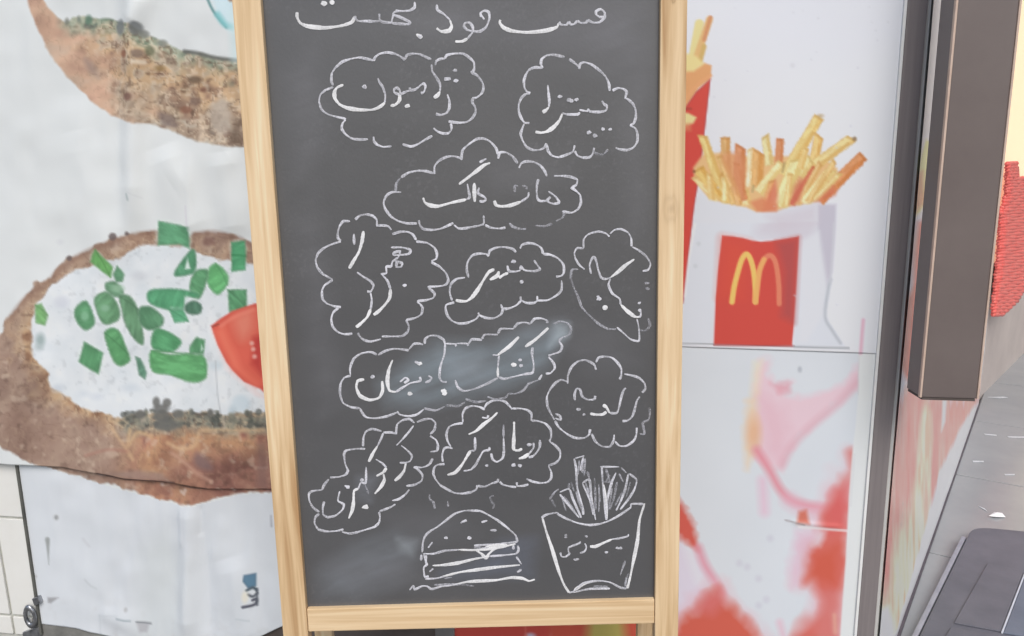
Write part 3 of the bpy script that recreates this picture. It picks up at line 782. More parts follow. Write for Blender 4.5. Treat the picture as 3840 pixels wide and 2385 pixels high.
def paint_fries(P):
    pr = Print(P, (223, 226, 232))
    pr.C += ((fbm(P, 380, 91, 2) - 0.5) * 5)[:, None]
    # red carton cut off by the chalkboard
    for pts, col, w in [([(2590, 260), (2622, 90)], (226, 214, 152), 34), ([(2604, 240), (2660, 74)], (222, 182, 124), 26), ([(2640, 150), (2664, 66)], (208, 146, 104), 14), ([(2625, 230), (2640, 175)], (208, 176, 110), 18)]:
        pr.line(pts, col, w, 8)
    pr.poly([(2400, 240), (2575, 250), (2600, 262), (2640, 236), (2668, 246), (2664, 296), (2620, 330), (2560, 420), (2400, 420)], (222, 164, 112), 9)
    pr.poly([(2570, 200), (2610, 210), (2640, 240), (2600, 268), (2560, 270)], (230, 214, 150), 14)
    pr.poly([(2400, 500), (2560, 420), (2575, 395), (2610, 345), (2664, 296), (2650, 420), (2632, 580), (2614, 704), (2600, 800), (2588, 900), (2576, 1020), (2562, 1135), (2400, 1135)], (208, 78, 68), 7, edge=(150, 52, 62), edgew=7, edgea=0.55)
    pr.line([(2560, 392), (2585, 352), (2625, 310), (2664, 284)], (226, 166, 116), 12, 7)
    pr.poly([(2400, 400), (2580, 424), (2612, 440), (2600, 462), (2570, 476), (2400, 476)], (226, 212, 152), 10)
    pr.poly([(2400, 466), (2590, 464), (2590, 490), (2400, 500)], (214, 132, 96), 16, 0.8)
    pr.line([(2400, 408), (2590, 408)], (150, 66, 54), 8, 8, 0.7)
    # bag
    bag = tr([(225, 0), (1330, 0), (1315, 200), (1290, 600), (1245, 850), (1400, 1085), (1000, 1090), (120, 1062), (140, 690), (200, 200)], *R5)
    pr.poly([(2615, 740)] + bag[1:], (216, 221, 229), 8)
    pr.poly(tr([(830, 20), (1180, 10), (1190, 160), (1080, 270), (860, 250), (700, 200)], *R5), (206, 200, 210), 60, 0.7, True)
    pr.poly(tr([(1180, -30), (1332, -30), (1325, 150), (1300, 500), (1255, 620), (1200, 300)], *R5), (194, 191, 204), 14, 0.9)
    pr.poly(tr([(1200, 180), (1260, 580), (1230, 830), (1100, 1060), (1040, 1060), (1060, 260)], *R5), (220, 223, 229), 20, 0.8)
    pr.line(tr([(1290, 560), (1270, 640), (1245, 850), (1300, 960), (1365, 1060)], *R5), (184, 190, 198), 11, 10, 0.9)
    pr.line(tr([(1315, 120), (1305, 300), (1285, 580)], *R5), (204, 206, 214), 8, 8, 0.8)
    pr.line([(2614, 800), (2585, 960), (2568, 1110)], (232, 234, 238), 8, 8, 0.8)
    # chips
    heap = tr([(120, 690), (230, 540), (430, 520), (700, 560), (1150, 560), (1550, 560), (1750, 700), (1730, 990), (1480, 1090), (1180, 1140), (1060, 1195), (830, 1195), (560, 1115), (300, 1050), (130, 830)], *R7)
    pr.poly(heap, (225, 186, 134), 12)
    for k, (b, t, w, col) in enumerate(FRIES):
        q = tr([b, t], *R7)
        w *= R7[0] * 1.2
        dx, dy = q[1][0] - q[0][0], q[1][1] - q[0][1]
        L = math.hypot(dx, dy); nx_, ny_ = -dy / L, dx / L
        if nx_ > 0: nx_, ny_ = -nx_, -ny_
        c = np.array(col, float)
        ux, uy = dx / L, dy / L
        hw_ = w * 0.5
        skew = hw_ * 0.5 * math.sin(k * 2.1)
        A_, B_ = q[0], q[1]
        def at(e, a_, b_=0.0):
            P_ = A_ if e == 0 else B_
            return (P_[0] + nx_ * a_ + ux * b_, P_[1] + ny_ * a_ + uy * b_)
        stick = [at(0, -hw_), at(0, hw_), at(1, hw_ * 0.9, skew), at(1, hw_ * 0.1, 2), at(1, -hw_ * 0.85, -skew)]
        pr.poly(stick, c * (0.95, 0.86, 0.73), 9, wob=3, seed=221 + k)
        face = [at(0, -hw_ * 0.15), at(0, hw_ * 0.92), at(1, hw_ * 0.8, skew - 3), at(1, -hw_ * 0.1, -2)]
        pr.poly(face, c, 9, 1.0, wob=3, seed=241 + k)
        fi = pr.box(stick, 2)
        fd = sdf(pr.P[fi], stick)
        rot = np.array([[ux, -uy], [uy, ux]])
        fn = fbm(pr.P[fi] @ rot, 13, 261 + k, 3, 2.4, 0.8)
        pr.put(fi, np.minimum(c * 1.08 + 4, 255), np.clip((fn - 0.54) * 3, 0, 0.4) * (fd < -2))
        pr.put(fi, c * (0.95, 0.87, 0.76), np.clip((0.46 - fn) * 3, 0, 0.35) * (fd < -1))
        tip = [at(1, hw_ * 0.9, skew), at(1, -hw_ * 0.85, -skew), at(1, -hw_ * 0.8, -skew - 8), at(1, hw_ * 0.85, skew - 8)]
        pr.poly(tip, c * (0.86, 0.74, 0.58), 7, 0.6)
    pr.poly(tr([(430, 560), (600, 520), (715, 640), (690, 900), (620, 1000), (500, 780)], *R7), (214, 146, 106), 22, 0.6, True)
    pr.poly(tr([(960, 1000), (1050, 830), (1080, 1000), (1060, 1180), (900, 1190)], *R7), (212, 118, 96), 18, 0.75)
    pr.poly(tr([(760, 1080), (900, 1030), (1060, 1110), (1060, 1190), (840, 1195)], *R7), (216, 134, 98), 16, 0.8)
    pr.poly(tr([(1210, 1110), (1260, 900), (1320, 800), (1370, 830), (1330, 1060), (1260, 1120)], *R7), (202, 108, 88), 20, 0.7)
    pr.poly(tr([(1500, 1080), (1700, 900), (1740, 950), (1720, 1000), (1560, 1075)], *R7), (206, 112, 90), 24, 0.7)
    pr.dot(2560 + .3307 * 1945, 400 + .3307 * 365, 8, (142, 116, 84), 8, 0.9)
    pr.dot(2560 + .3307 * 1560, 400 + .3307 * 105, 10, (178, 146, 96), 12, 0.7, 6)
    pr.dot(2560 + .3307 * 130, 400 + .3307 * 735, 6, (140, 90, 66), 6, 0.8)
    pr.line(tr([(1150, 640), (1130, 740)], *R7), (160, 140, 96), 8, 8, 0.7)
    pr.line(tr([(800, 900), (790, 960)], *R7), (168, 156, 112), 8, 8, 0.7)
    # front lip of the bag over the chips
    pr.poly([(2610, 742)] + tr([(200, 960), (300, 1055), (560, 1118), (720, 1140), (830, 1200), (1060, 1200), (1190, 1145), (1480, 1095), (1530, 1090), (1530, 1300), (900, 1320), (120, 1320)], *R7), (217, 221, 228), 10)
    pr.poly(tr([(950, 1240), (1060, 1210), (1480, 1110), (1530, 1110), (1520, 1300), (1100, 1400)], *R7), (206, 199, 209), 44, 0.65)
    # red label with its mark
    lab = tr([(435, 215), (520, 222), (600, 235), (670, 255), (740, 264), (820, 258), (900, 245), (1040, 222), (1030, 420), (1020, 600), (1000, 900), (985, 1082), (700, 1080), (370, 1072), (385, 700), (405, 460)], *R5)
    pr.poly(lab, (240, 224, 226), 22, 0.7)
    pr.poly(lab, (206, 82, 73), 6)
    pr.poly(tr([(440, 240), (640, 280), (600, 700), (420, 700)], *R5), (216, 88, 70), 70, 0.6)
    pr.poly(tr([(860, 270), (1034, 232), (1015, 620), (1000, 900), (900, 850), (920, 500)], *R5), (174, 84, 84), 40, 0.8)
    arch1 = tr([(513, 738), (530, 620), (560, 500), (590, 405), (625, 362), (655, 395), (680, 480), (695, 600), (697, 738)], *R5)
    arch2 = tr([(697, 738), (712, 620), (730, 490), (765, 405), (812, 372), (850, 412), (870, 500), (882, 620), (884, 752)], *R5)
    pr.line(arch2, (222, 132, 104), 19, 6)
    pr.line(arch1, (246, 196, 112), 20, 6)
    pr.line(arch2[:4], (240, 178, 108), 19, 7, 0.9)
    pr.line(tr([(120, 1065), (370, 1068)], *R5), (158, 162, 166), 5, 5, 0.9)
    pr.line(tr([(370, 1076), (1000, 1086)], *R5), (150, 70, 72), 6, 5, 0.8)
    pr.line(tr([(1000, 1090), (1200, 1096), (1430, 1100)], *R5), (160, 165, 170), 7, 6, 0.9)
    for (x, y, r) in [(225, 455, 10), (250, 280, 8)]:
        pr.dot(2500 + .4762 * x, 780 + .4762 * y, 8, (200, 206, 212), 8, 0.7)
    pr.line(tr([(1545, 880), (1535, 1000), (1525, 1140)], *R5), (224, 178, 196), 12, 10, 0.9)
    # faint specks
    rnd = random.Random(9)
    for k in range(26):
        pr.dot(rnd.uniform(2600, 3360), rnd.uniform(20, 1200), rnd.uniform(2, 5), (204, 206, 212), 6, 0.5)
    pr.dot(2500 + .529 * 890, .529 * 465, 9, (208, 210, 214), 10, 0.6)
    return pr.out()

def paint_paint(P):
    pr = Print(P, (213, 219, 225))
    pr.C += ((fbm(P, 300, 95, 3) - 0.5) * 8)[:, None]
    S = lambda pts: tr(pts, *R6)
    i = np.arange(len(P))
    # print hidden behind the chalkboard: red, green-yellow
    pr.poly([(1660, 2300), (2070, 2300), (2090, 2420), (2080, 2600), (1660, 2600)], (204, 84, 74), 30, wob=14)
    pr.poly([(2060, 2280), (2460, 2280), (2460, 2600), (2060, 2600)], (204, 92, 74), 30)
    pr.poly([(2215, 2260), (2330, 2260), (2350, 2420), (2330, 2600), (2180, 2600), (2200, 2400)], (192, 184, 104), 50, 0.95)
    pr.dot(1990, 2382, 18, (206, 196, 214), 12, 0.9, 10)
    pr.line([(1970, 2300), (1972, 2400)], (222, 120, 104), 6, 8, 0.8)
    # watery pink veils
    pr.poly(S([(480, 70), (535, 70), (525, 140), (570, 190), (650, 185), (620, 245), (700, 275), (850, 235), (1010, 100), (1010, 200), (850, 330), (700, 460), (630, 560), (600, 650), (560, 640), (500, 600), (460, 560), (445, 420), (470, 220)]), (228, 200, 210), 36, 0.95, wob=16, seed=101)
    pr.poly(S([(540, 190), (650, 190), (640, 235), (580, 240)]), (220, 160, 172), 30, 0.8, wob=10)
    pr.poly(S([(480, 240), (620, 330), (640, 450), (600, 600), (520, 560)]), (224, 184, 196), 60, 0.6, wob=16)
    pr.line(S([(1010, 170), (900, 290), (760, 410), (660, 510), (600, 620)]), (218, 172, 184), 26, 30, 0.7)
    pr.poly(S([(420, 280), (470, 240), (475, 420), (450, 560), (420, 640), (405, 520)]), (230, 206, 176), 40, 0.8, wob=8)
    pr.dot(*S([(455, 455)])[0], 26, (226, 178, 142), 34, 0.8, 60)
    pr.poly(S([(455, 80), (500, 70), (480, 240), (440, 240)]), (232, 220, 190), 34, 0.6)
    pr.line(S([(470, 540), (540, 650), (590, 740), (650, 800), (740, 830), (840, 840)]), (222, 144, 156), 30, 28, 0.85)
    pr.line(S([(500, 700), (505, 780), (510, 860)]), (224, 190, 208), 34, 34, 0.75)
    pr.line(S([(640, 800), (720, 850), (820, 870)]), (224, 176, 192), 50, 50, 0.6)
    redblob = S([(968, 560), (962, 650), (900, 672), (850, 740), (835, 820), (800, 880), (815, 1000), (740, 1080), (705, 1200), (700, 1240), (760, 1225), (790, 1330), (760, 1400), (690, 1512), (650, 1600), (900, 1600), (910, 1300), (940, 1000)])
    pr.poly(redblob, (228, 176, 186), 120, 0.85, wob=30, seed=103)
    pr.poly(redblob, (212, 108, 98), 66, 0.95, wob=34, seed=105)
    pr.poly(S([(960, 700), (940, 950), (850, 950), (830, 860), (880, 740)]), (216, 104, 104), 50, 0.7, wob=20)
    pr.poly(S([(760, 1080), (900, 1040), (890, 1250), (740, 1210)]), (206, 96, 76), 60, 0.8, wob=20)
    pr.poly(S([(800, 1290), (900, 1260), (890, 1560), (780, 1560)]), (212, 128, 124), 40, 0.7, wob=20)
    pr.line(S([(875, 1400), (880, 1490)]), (222, 170, 150), 12, 14, 0.8)
    pr.poly(S([(690, 860), (730, 850), (745, 925), (680, 920)]), (208, 112, 92), 18, 0.9)
    pr.poly(S([(680, 960), (790, 960), (800, 1000), (730, 1080), (690, 1240), (650, 1260), (640, 1120)]), (222, 190, 206), 44, 0.75, wob=12)
    pr.poly(S([(790, 960), (830, 965), (800, 1040), (760, 1040)]), (222, 214, 222), 30, 0.7)
    # lower left
    pr.poly(S([(-20, 960), (70, 990), (170, 1080), (220, 1190), (200, 1320), (100, 1400), (-20, 1470)]), (219, 211, 226), 50, 0.9)
    pr.line(S([(100, 1020), (170, 1220)]), (222, 224, 230), 30, 40, 0.7)
    pr.poly(S([(-20, 740), (60, 790), (100, 850), (140, 920), (158, 1000), (165, 1065), (120, 1030), (60, 985), (-20, 960)]), (208, 98, 86), 30, wob=8)
    pr.line(S([(165, 1050), (200, 1140), (250, 1220), (290, 1290)]), (220, 150, 166), 28, 30, 0.85)
    pr.poly(S([(-20, 1480), (60, 1430), (130, 1330), (220, 1240), (290, 1240), (340, 1330), (440, 1420), (540, 1540), (520, 1640), (-20, 1640)]), (226, 178, 188), 90, 0.7, wob=20, seed=109)
    pr.poly(S([(-20, 1530), (50, 1490), (100, 1400), (150, 1390), (180, 1330), (220, 1280), (275, 1262), (310, 1330), (400, 1410), (475, 1512), (520, 1640), (-20, 1640)]), (206, 100, 84), 56, wob=16, seed=107)
    pr.poly(S([(150, 1380), (190, 1290), (280, 1270), (300, 1340), (240, 1400)]), (214, 124, 128), 50, 0.6)
    pr.line(S([(590, 1440), (610, 1512)]), (224, 186, 200), 24, 24, 0.7)
    for (x, y) in [(480, 1350), (520, 1320), (420, 1150), (540, 1000), (480, 1210), (380, 1130)]:
        pr.dot(*S([(x, y)])[0], 12, (200, 200, 212), 16, 0.6)
    pr.dot(*S([(695, 118)])[0], 8, (176, 182, 190), 8, 0.8, 11)
    # lifted seam of the film, its shadow drawn in as a dark line
    pr.line(S([(620, 905), (675, 918), (720, 930)]), (150, 140, 142), 5, 6, 0.8)
    pr.line(S([(690, 938), (760, 944), (850, 952), (945, 960)]), (238, 232, 232), 9, 7, 0.85)
    # unprinted border and a thin red drip along it
    bl = S([(1022, -30), (1004, 0), (1000, 250), (985, 420), (968, 560), (950, 800), (935, 1100), (905, 1512), (895, 1700), (1200, 1700), (1200, -30)])
    pr.poly(bl, (222, 226, 226), 7)
    pr.line(S([(1005, 0), (1000, 250)]), (206, 206, 210), 4, 5, 0.6)
    pr.line(S([(980, 560), (960, 830)]), (206, 206, 210), 4, 6, 0.6)
    pr.line(tr([(1545, 880), (1535, 1000), (1525, 1140)], *R5), (224, 178, 196), 12, 10, 0.9)
    return pr.out()

mull_l = interp([(-600, 3444), (0, 3396), (1200, 3305), (2385, 3215), (2700, 3192)])
edge_r = lambda y: mull_l(y) - 9
seam_y = interp([(2000, 1288), (2560, 1300), (3200, 1322), (3400, 1330)])
sheet('fries_poster', interp([(-500, 2240), (2600, 2240)]), edge_r, interp([(2000, -280), (3500, -280)]), seam_y,
      lambda P: (fbm(P, 320, 111, 3) - 0.5) * 0.0006 + 0.0005, paint_fries, M_POSTER, off=0.0022,
      label='white poster of french fries in a paper bag with a red label', cat='poster')
sheet('splash_poster', interp([(-500, 1700), (2600, 1700)]), edge_r, lambda x: seam_y(x) - 40, interp([(1600, 2480), (3400, 2520)]),
      lambda P: (fbm(P, 260, 113, 3) - 0.5) * 0.001 + 0.0004 + ridge(P, 2960, 1956, 3170, 1976, 9, 0.0016), paint_paint, M_POSTER, off=0.0012,
      label='white poster with watery red and pink splashes below the fries poster', cat='poster')

#@@DOORWAY
# ------------------------------------------------------------------ mullion at the end of the wall
mul = empty('mullion', tuple(wpt(S_END - 0.025, 0)), label='grey brown upright metal bar at the right edge of the posters', cat='window frame')
m0, m1 = wall_sz(3435, 0)[0], wall_sz(3245, 2385)[0]
sl = (wall_sz(3396, 0)[0] + wall_sz(3215, 2385)[0]) / 2
sr = (wall_sz(3472, 0)[0] + wall_sz(3280, 2385)[0]) / 2
wbox('frame_bar', sl, sr, 0.0, 3.2, -0.08, 0.005, M_MULL, mul, 0.0015)
wbox('seal_strip', sl - 0.0055, sl - 0.0004, 0.0, 3.2, -0.004, 0.006, M_CREAMTRIM, mul, 0.001)
gp = wall_sz(1655, 2370)[0]
wbox('edge_post', gp - 0.012, gp + 0.03, 0.0, 0.32, -0.005, 0.008, M_GREYPOLE, shop, 0.002)

# ------------------------------------------------------------------ printed return panel running back into the doorway
def ground(px, py, z=0.0):
    return hit(px, py, (0, 0, z), np.array([0, 0, 1.0]))
G1, G2 = ground(3372, 2385), ground(3679, 1500)
PD = (G2 - G1); PD[2] = 0; PL = np.linalg.norm(PD); PD /= PL
PNn = np.array([PD[1], -PD[0], 0.0])              # faces the doorway / camera side
st = wpt(sr + 0.0006, 0, 0.003)
tt = float(np.dot(st - G1, WN) / 1.0)
k0 = np.dot(st - G1, WN) / np.dot(PD, WN)
P0 = G1 + PD * k0
P0[2] = 0
plen = float(np.dot(G2 - P0, PD)) - 0.12
ret = empty('printed_return_panel', tuple(P0), label='printed panel in pink, red and yellow running back into the doorway', cat='wall panel')

def paint_return(P):
    pr = Print(P, (219, 214, 222))
    x, y = P[:, 0], P[:, 1]
    i = np.arange(len(P))
    # position across the strip, 0 at the mullion, 1 at the far edge
    l = np.interp(y, [0, 1200, 2385], [3470, 3372, 3280]); r = np.interp(y, [0, 1500, 2070, 2385], [3840, 3680, 3485, 3376])
    t = (x - l) / np.maximum(r - l, 1)
    strk = fbm(P, 60, 121, 3, 0.22, 3.0)
    body = np.array((234, 146, 134.0)) + ((strk - 0.5)[:, None] * np.array((26, 52, 46)))
    w = np.clip((y - 1380 + (strk - 0.5) * 240) / 120, 0, 1)
    pr.put(i, body, w)
    pr.put(i, (222, 132, 124), w * np.clip((fbm(P, 90, 123, 2, 0.4, 2.0) - 0.5) * 3, 0, 0.8))
    # yellow plume
    cx = np.interp(y, [1480, 1700, 1900, 2100, 2300, 2400], [3475, 3470, 3445, 3420, 3400, 3380])
    hw = np.interp(y, [1480, 1700, 1900, 2100, 2300], [14, 26, 46, 82, 110])
    pl = np.clip(1.3 - np.abs(x - cx) / hw + (strk - 0.5) * 1.2, 0, 1) * np.clip((y - 1480) / 80, 0, 1)
    pr.put(i, (226, 216, 184), pl * 0.92)
    pr.put(i, (214, 160, 136), np.clip((fbm(P, 46, 125, 2, 0.25, 3.5) - 0.56) * 5, 0, 0.8) * pl)
    # pale far margin
    wm = np.clip((t - np.interp(y, [1490, 1600, 1800, 2070], [0.95, 0.84, 0.72, 0.76])) / 0.08 + (strk - 0.5) * 0.8, 0, 1) * np.clip((y - 1480) / 40, 0, 1)
    pr.put(i, (228, 226, 236), wm)
    pr.poly([(3535, 1500), (3550, 1500), (3545, 1580), (3530, 1620)], (222, 218, 220), 10, 0.8)
    # upper part: chips and red shapes beside the mullion
    pr.poly([(3470, 520), (3560, 560), (3540, 640), (3450, 800), (3400, 830), (3420, 700)], (222, 198, 132), 16, 0.95)
    pr.poly([(3420, 660), (3460, 640), (3470, 760), (3400, 830), (3400, 760)], (210, 132, 96), 22, 0.9)
    pr.poly([(3440, 830), (3560, 800), (3560, 1000), (3420, 1100), (3425, 950)], (196, 110, 96), 26, 0.9)
    pr.poly([(3400, 1120), (3440, 1060), (3540, 1050), (3540, 1380), (3440, 1420), (3385, 1425), (3366, 1320), (3372, 1230)], (190, 100, 80), 22, 0.95)
    pr.poly([(3360, 1350), (3400, 1420), (3390, 1450), (3352, 1420)], (218, 190, 196), 18, 0.8)
    # dirt
    for (px_, py_, rr) in [(3386, 1890, 9), (3384, 1930, 8), (3380, 1965, 9), (3434, 2205, 6), (3400, 1460, 7)]:
        pr.dot(px_, py_, rr, (168, 160, 148), 12, 0.7, rr * 2)
    pr.poly([(3280, 2290), (3335, 2270), (3352, 2330), (3360, 2400), (3260, 2400)], (224, 222, 200), 20, 0.9)
    pr.C = np.clip(128 + (pr.C * 1.13 - 128) * 1.10, 0, 255)
    return pr.out()

nx_, nz_ = 260, 420
tu = np.linspace(0, plen, nx_); zu = np.linspace(0.018, 1.75, nz_)
Tm, Zm = np.meshgrid(tu, zu)
V = P0 + Tm.ravel()[:, None] * PD + Zm.ravel()[:, None] * UP
rel = (fbm(np.stack([Tm.ravel() * 900, Zm.ravel() * 900], 1), 260, 131, 2) - 0.5) * 0.003
V = V + PNn * rel[:, None]
idx = np.arange(nx_ * nz_).reshape(nz_, nx_)
ff = np.stack([idx[:-1, :-1], idx[:-1, 1:], idx[1:, 1:], idx[1:, :-1]], -1).reshape(-1, 4).tolist()
o = mesh_obj('printed_film', V.tolist(), ff, M_PANE, None, True, paint_return(project(V)))
child_of(o, ret)
a, b_ = P0 - PNn * 0.004, P0 + PD * plen - PNn * 0.004
slab_obj('backing', [a, b_, b_ + UP * 2.6, a + UP * 2.6], -PNn * 0.02, M_PLASTER, ret, 0)
a, b_ = P0 + PD * 0.01, P0 + PD * plen
slab_obj('bottom_channel', [a + PNn * 0.004, b_ + PNn * 0.004, b_ + PNn * 0.004 + UP * 0.016, a + PNn * 0.004 + UP * 0.016], -PNn * 0.007, mat_noise('dark_channel', (84, 78, 84), (104, 98, 104), 20, 0.5, 0.3), ret, 0)

# ------------------------------------------------------------------ brown box post in front of the return panel
YF = 1.27
def at_y(px, py, y=YF):
    return hit(px, py, (0, y, 0), np.array([0, 1.0, 0]))
bl_, br_ = at_y(3466, 1490), at_y(3660, 1496)
tl_, tr_ = at_y(3584, 0), at_y(3824, 0)
zb = (bl_[2] + br_[2]) / 2
def up_to(p, q, z):
    t = (z - p[2]) / (q[2] - p[2]); return p + (q - p) * t
ZT = 2.75
post = empty('box_post', tuple((bl_ + br_) / 2), label='wide brown metal box post with beige edges ending above the doorway floor', cat='post')
xl_, xr_ = (bl_[0] + tl_[0]) / 2, (br_[0] + tr_[0]) / 2
fr = [np.array((xl_, YF, bl_[2])), np.array((xr_, YF, br_[2])), np.array((xr_, YF, ZT)), np.array((xl_, YF, ZT))]
slab_obj('post_body', fr, (0, 0.052, 0), M_POST, post, 0.002)
tw = 0.0036
for xa, xb in ((xl_ - tw - 0.0003, xl_ - 0.0003), (xr_ + 0.0003, xr_ + tw + 0.0003)):
    zz = bl_[2] if xa < xl_ else br_[2]
    slab_obj('edge_trim', [np.array((xa, YF - 0.001, zz)), np.array((xb, YF - 0.001, zz)), np.array((xb, YF - 0.001, ZT)), np.array((xa, YF - 0.001, ZT))], (0, 0.006, 0), M_TRIM, post, 0.0008)
slab_obj('end_cap', [np.array((xl_ + 0.001, YF + 0.001, bl_[2] - 0.0005)), np.array((xr_ - 0.001, YF + 0.001, br_[2] - 0.0005)), np.array((xr_ - 0.001, YF + 0.001, br_[2] - 0.0045)), np.array((xl_ + 0.001, YF + 0.001, bl_[2] - 0.0045))], (0, 0.048, 0), M_DARKBASE, post, 0.0005)
# beam over the doorway that carries the post
slab_obj('door_beam', [np.array((0.45, YF - 0.02, ZT + 0.002)), np.array((3.2, YF - 0.02, ZT + 0.002)), np.array((3.2, YF - 0.02, ZT + 0.24)), np.array((0.45, YF - 0.02, ZT + 0.24))], (0, 0.10, 0), M_POST, None, 0.003,
         label='brown metal beam above the doorway from which the box post hangs', cat='beam')

# ------------------------------------------------------------------ passage floor and its tiles
fl = empty('passage_floor', (1.9, 2.6, 0)); fl['kind'] = 'structure'
fx = np.array([PD[1], -PD[0], 0.0])               # across the passage
o = mesh_obj('floor_bed', [P0 + PD * 0.1 + UP * 0.003, P0 + PD * 5.5 + UP * 0.003, P0 + PD * 5.5 + fx * 3.2 + UP * 0.003, P0 + PD * 0.1 + fx * 3.2 + UP * 0.003], [(0, 3, 2, 1)], M_JOINT)
child_of(o, fl)
ftile = None
TS = 0.62
for i in range(9):
    for j in range(5):
        p = P0 + PD * (0.12 + i * TS) + fx * (0.004 + j * TS)
        if ftile is None:
            o = slab_obj('floor_tile', [np.zeros(3), PD * (TS - 0.005), PD * (TS - 0.005) + fx * (TS - 0.005), fx * (TS - 0.005)], UP * 0.006, M_FLOOR, None, 0.001)
            ftile = o.data
        else:
            o = bpy.data.objects.new('floor_tile', ftile); COL.objects.link(o)
        o.location = Vector(p + UP * (0.004 + random.uniform(0, 0.0006)))
        o.rotation_euler = (random.uniform(-0.002, 0.002), random.uniform(-0.002, 0.002), 0)
        child_of(o, fl)

# glints on the floor tiles, laid on as thin pale streaks
M_GLINT = mat_noise('pale_glint', (186, 188, 191), (214, 216, 218), 90, 0.7, 0.2)
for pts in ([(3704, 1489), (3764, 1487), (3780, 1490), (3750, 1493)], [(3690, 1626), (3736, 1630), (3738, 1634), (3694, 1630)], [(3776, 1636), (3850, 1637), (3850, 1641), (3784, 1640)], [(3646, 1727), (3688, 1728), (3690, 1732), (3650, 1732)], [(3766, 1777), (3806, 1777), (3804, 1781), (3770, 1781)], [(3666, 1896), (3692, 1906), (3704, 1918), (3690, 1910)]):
    child_of(slab_obj('glint_streak', [ground(x, y, 0.0125) for x, y in pts], (0, 0, -0.0012), M_GLINT, None, 0), fl)
sc0 = ground(3738, 1936, 0.012)
pp = [ground(x, y, 0.012) for x, y in [(3706, 1938), (3732, 1942), (3772, 1940), (3758, 1926), (3728, 1924)]]
pv = [q + UP * random.uniform(0, 0.004) for q in pp] + [sc0 + UP * 0.013, sc0 + UP * 0.009 + np.array((0.012, 0, 0))]
mesh_obj('paper_scrap', pv, [(0, 1, 5), (1, 2, 6), (1, 6, 5), (2, 3, 6), (3, 4, 5), (3, 5, 6), (4, 0, 5), (0, 4, 3, 2, 1)], mat_noise('paper', (226, 226, 226), (240, 240, 240), 60, 0.8, 0.2),
         label='small crumpled white paper scrap on the grey floor behind the doorstep', cat='litter')

# inner side wall, lit box and the ribbed red decoration
Q1, Q2 = ground(3690, 1482), ground(3840, 1330)
QD = Q2 - Q1; QD[2] = 0; QD /= np.linalg.norm(QD)
QN = np.array([QD[1], -QD[0], 0.0])
qa, qb = Q1 - QD * 0.45, Q1 + QD * 3.0
inner = slab_obj('inner_wall', [qa, qb, qb + UP * 3.0, qa + UP * 3.0], -QN * 0.1, M_BEIGE, None, 0,
                 label='beige inner side wall behind the brown post', cat='wall')
slab_obj('back_wall', [qb + QN * 0.0, qb + QN * 3.5, qb + QN * 3.5 + UP * 3.0, qb + UP * 3.0], QD * 0.1, M_BEIGE, None, 0,
         label='beige wall closing the far end of the passage', cat='wall')
def qpt(px, py, off=0.0):
    return hit(px, py, Q1 + QN * off, QN)
lb = [qpt(3720, 1000, 0.05), qpt(3900, 900, 0.05), qpt(3900, -500, 0.05), qpt(3835, -500, 0.05)]
qs = [float(np.dot(p - Q1, QD)) for p in lb]
z_lo = float((qpt(3780, 960, 0.05))[2])
def qw(s, z, off): return Q1 + QD * s + UP * z + QN * off
box = empty('light_box', tuple(qw(0.6, z_lo, 0.0)), label='cream glowing light box on the inner wall above and behind the red ribs', cat='light box')
slab_obj('light_panel', [qw(-0.40, z_lo, 0.05), qw(2.4, z_lo, 0.05), qw(2.4, 2.6, 0.05), qw(-0.40, 2.6, 0.05)], -QN * 0.02, mat_emit('cream_glow', (255, 228, 188), 0.42), box, 0.002)
slab_obj('light_case', [qw(-0.42, z_lo - 0.012, 0.029), qw(2.42, z_lo - 0.012, 0.029), qw(2.42, 2.62, 0.029), qw(-0.42, 2.62, 0.029)], -QN * 0.028, M_BEIGE, box, 0)

dec = empty('red_ribbed_decoration', tuple(qpt(3770, 1000, 0.07)), label='red ribbed decoration hanging on the wall right of the brown post', cat='decoration')
M_RED = mat_noise('red_plastic', (232, 92, 84), (248, 128, 118), 60, 0.4, 0.35, bscale=120, bstr=0.1)
out_l = interp([(612, 3776), (735, 3770), (800, 3750), (840, 3748), (950, 3742), (1100, 3728), (1150, 3722), (1186, 3722)])
out_r = interp([(612, 3812), (670, 3814), (676, 3870), (820, 3900), (900, 3900), (1000, 3890), (1060, 3860), (1120, 3826), (1160, 3790), (1186, 3752)])
import bmesh
yy = 616.0
while yy < 1186:
    a3, b3 = qpt(out_l(yy), yy, 0.085), qpt(out_r(yy), yy - (out_r(yy) - out_l(yy)) * 0.06, 0.085)
    n = 6
    ring = []
    ax = (b3 - a3) / np.linalg.norm(b3 - a3)
    u1 = QN; u2 = np.cross(ax, u1); u2 /= np.linalg.norm(u2)
    rr = 0.0102
    vs, fs = [], []
    nseg = 8
    for s in range(nseg + 1):
        c = a3 + (b3 - a3) * s / nseg + UP * math.sin(s * 1.9 + yy) * 0.0012 + QN * math.sin(s * 2.3 + yy * 0.7) * 0.002
        k = rr * (0.75 if s in (0, nseg) else 1.0)
        for q in range(n):
            an = 2 * math.pi * q / n
            vs.append(c + (u1 * math.cos(an) + u2 * math.sin(an)) * k)
    for s in range(nseg):
        for q in range(n):
            fs.append((s * n + q, s * n + (q + 1) % n, (s + 1) * n + (q + 1) % n, (s + 1) * n + q))
    fs.append(tuple(range(n))[::-1]); fs.append(tuple(range(nseg * n, nseg * n + n)))
    o = mesh_obj('rib', vs, fs, M_RED, None, True)
    child_of(o, dec)
    yy += 11.5
pb = [qpt(x, y, 0.058) for x, y in [(3786, 625), (3808, 625), (3812, 690), (3880, 700), (3880, 1000), (3815, 1110), (3745, 1170), (3732, 1160), (3752, 960), (3762, 830), (3782, 745)]]
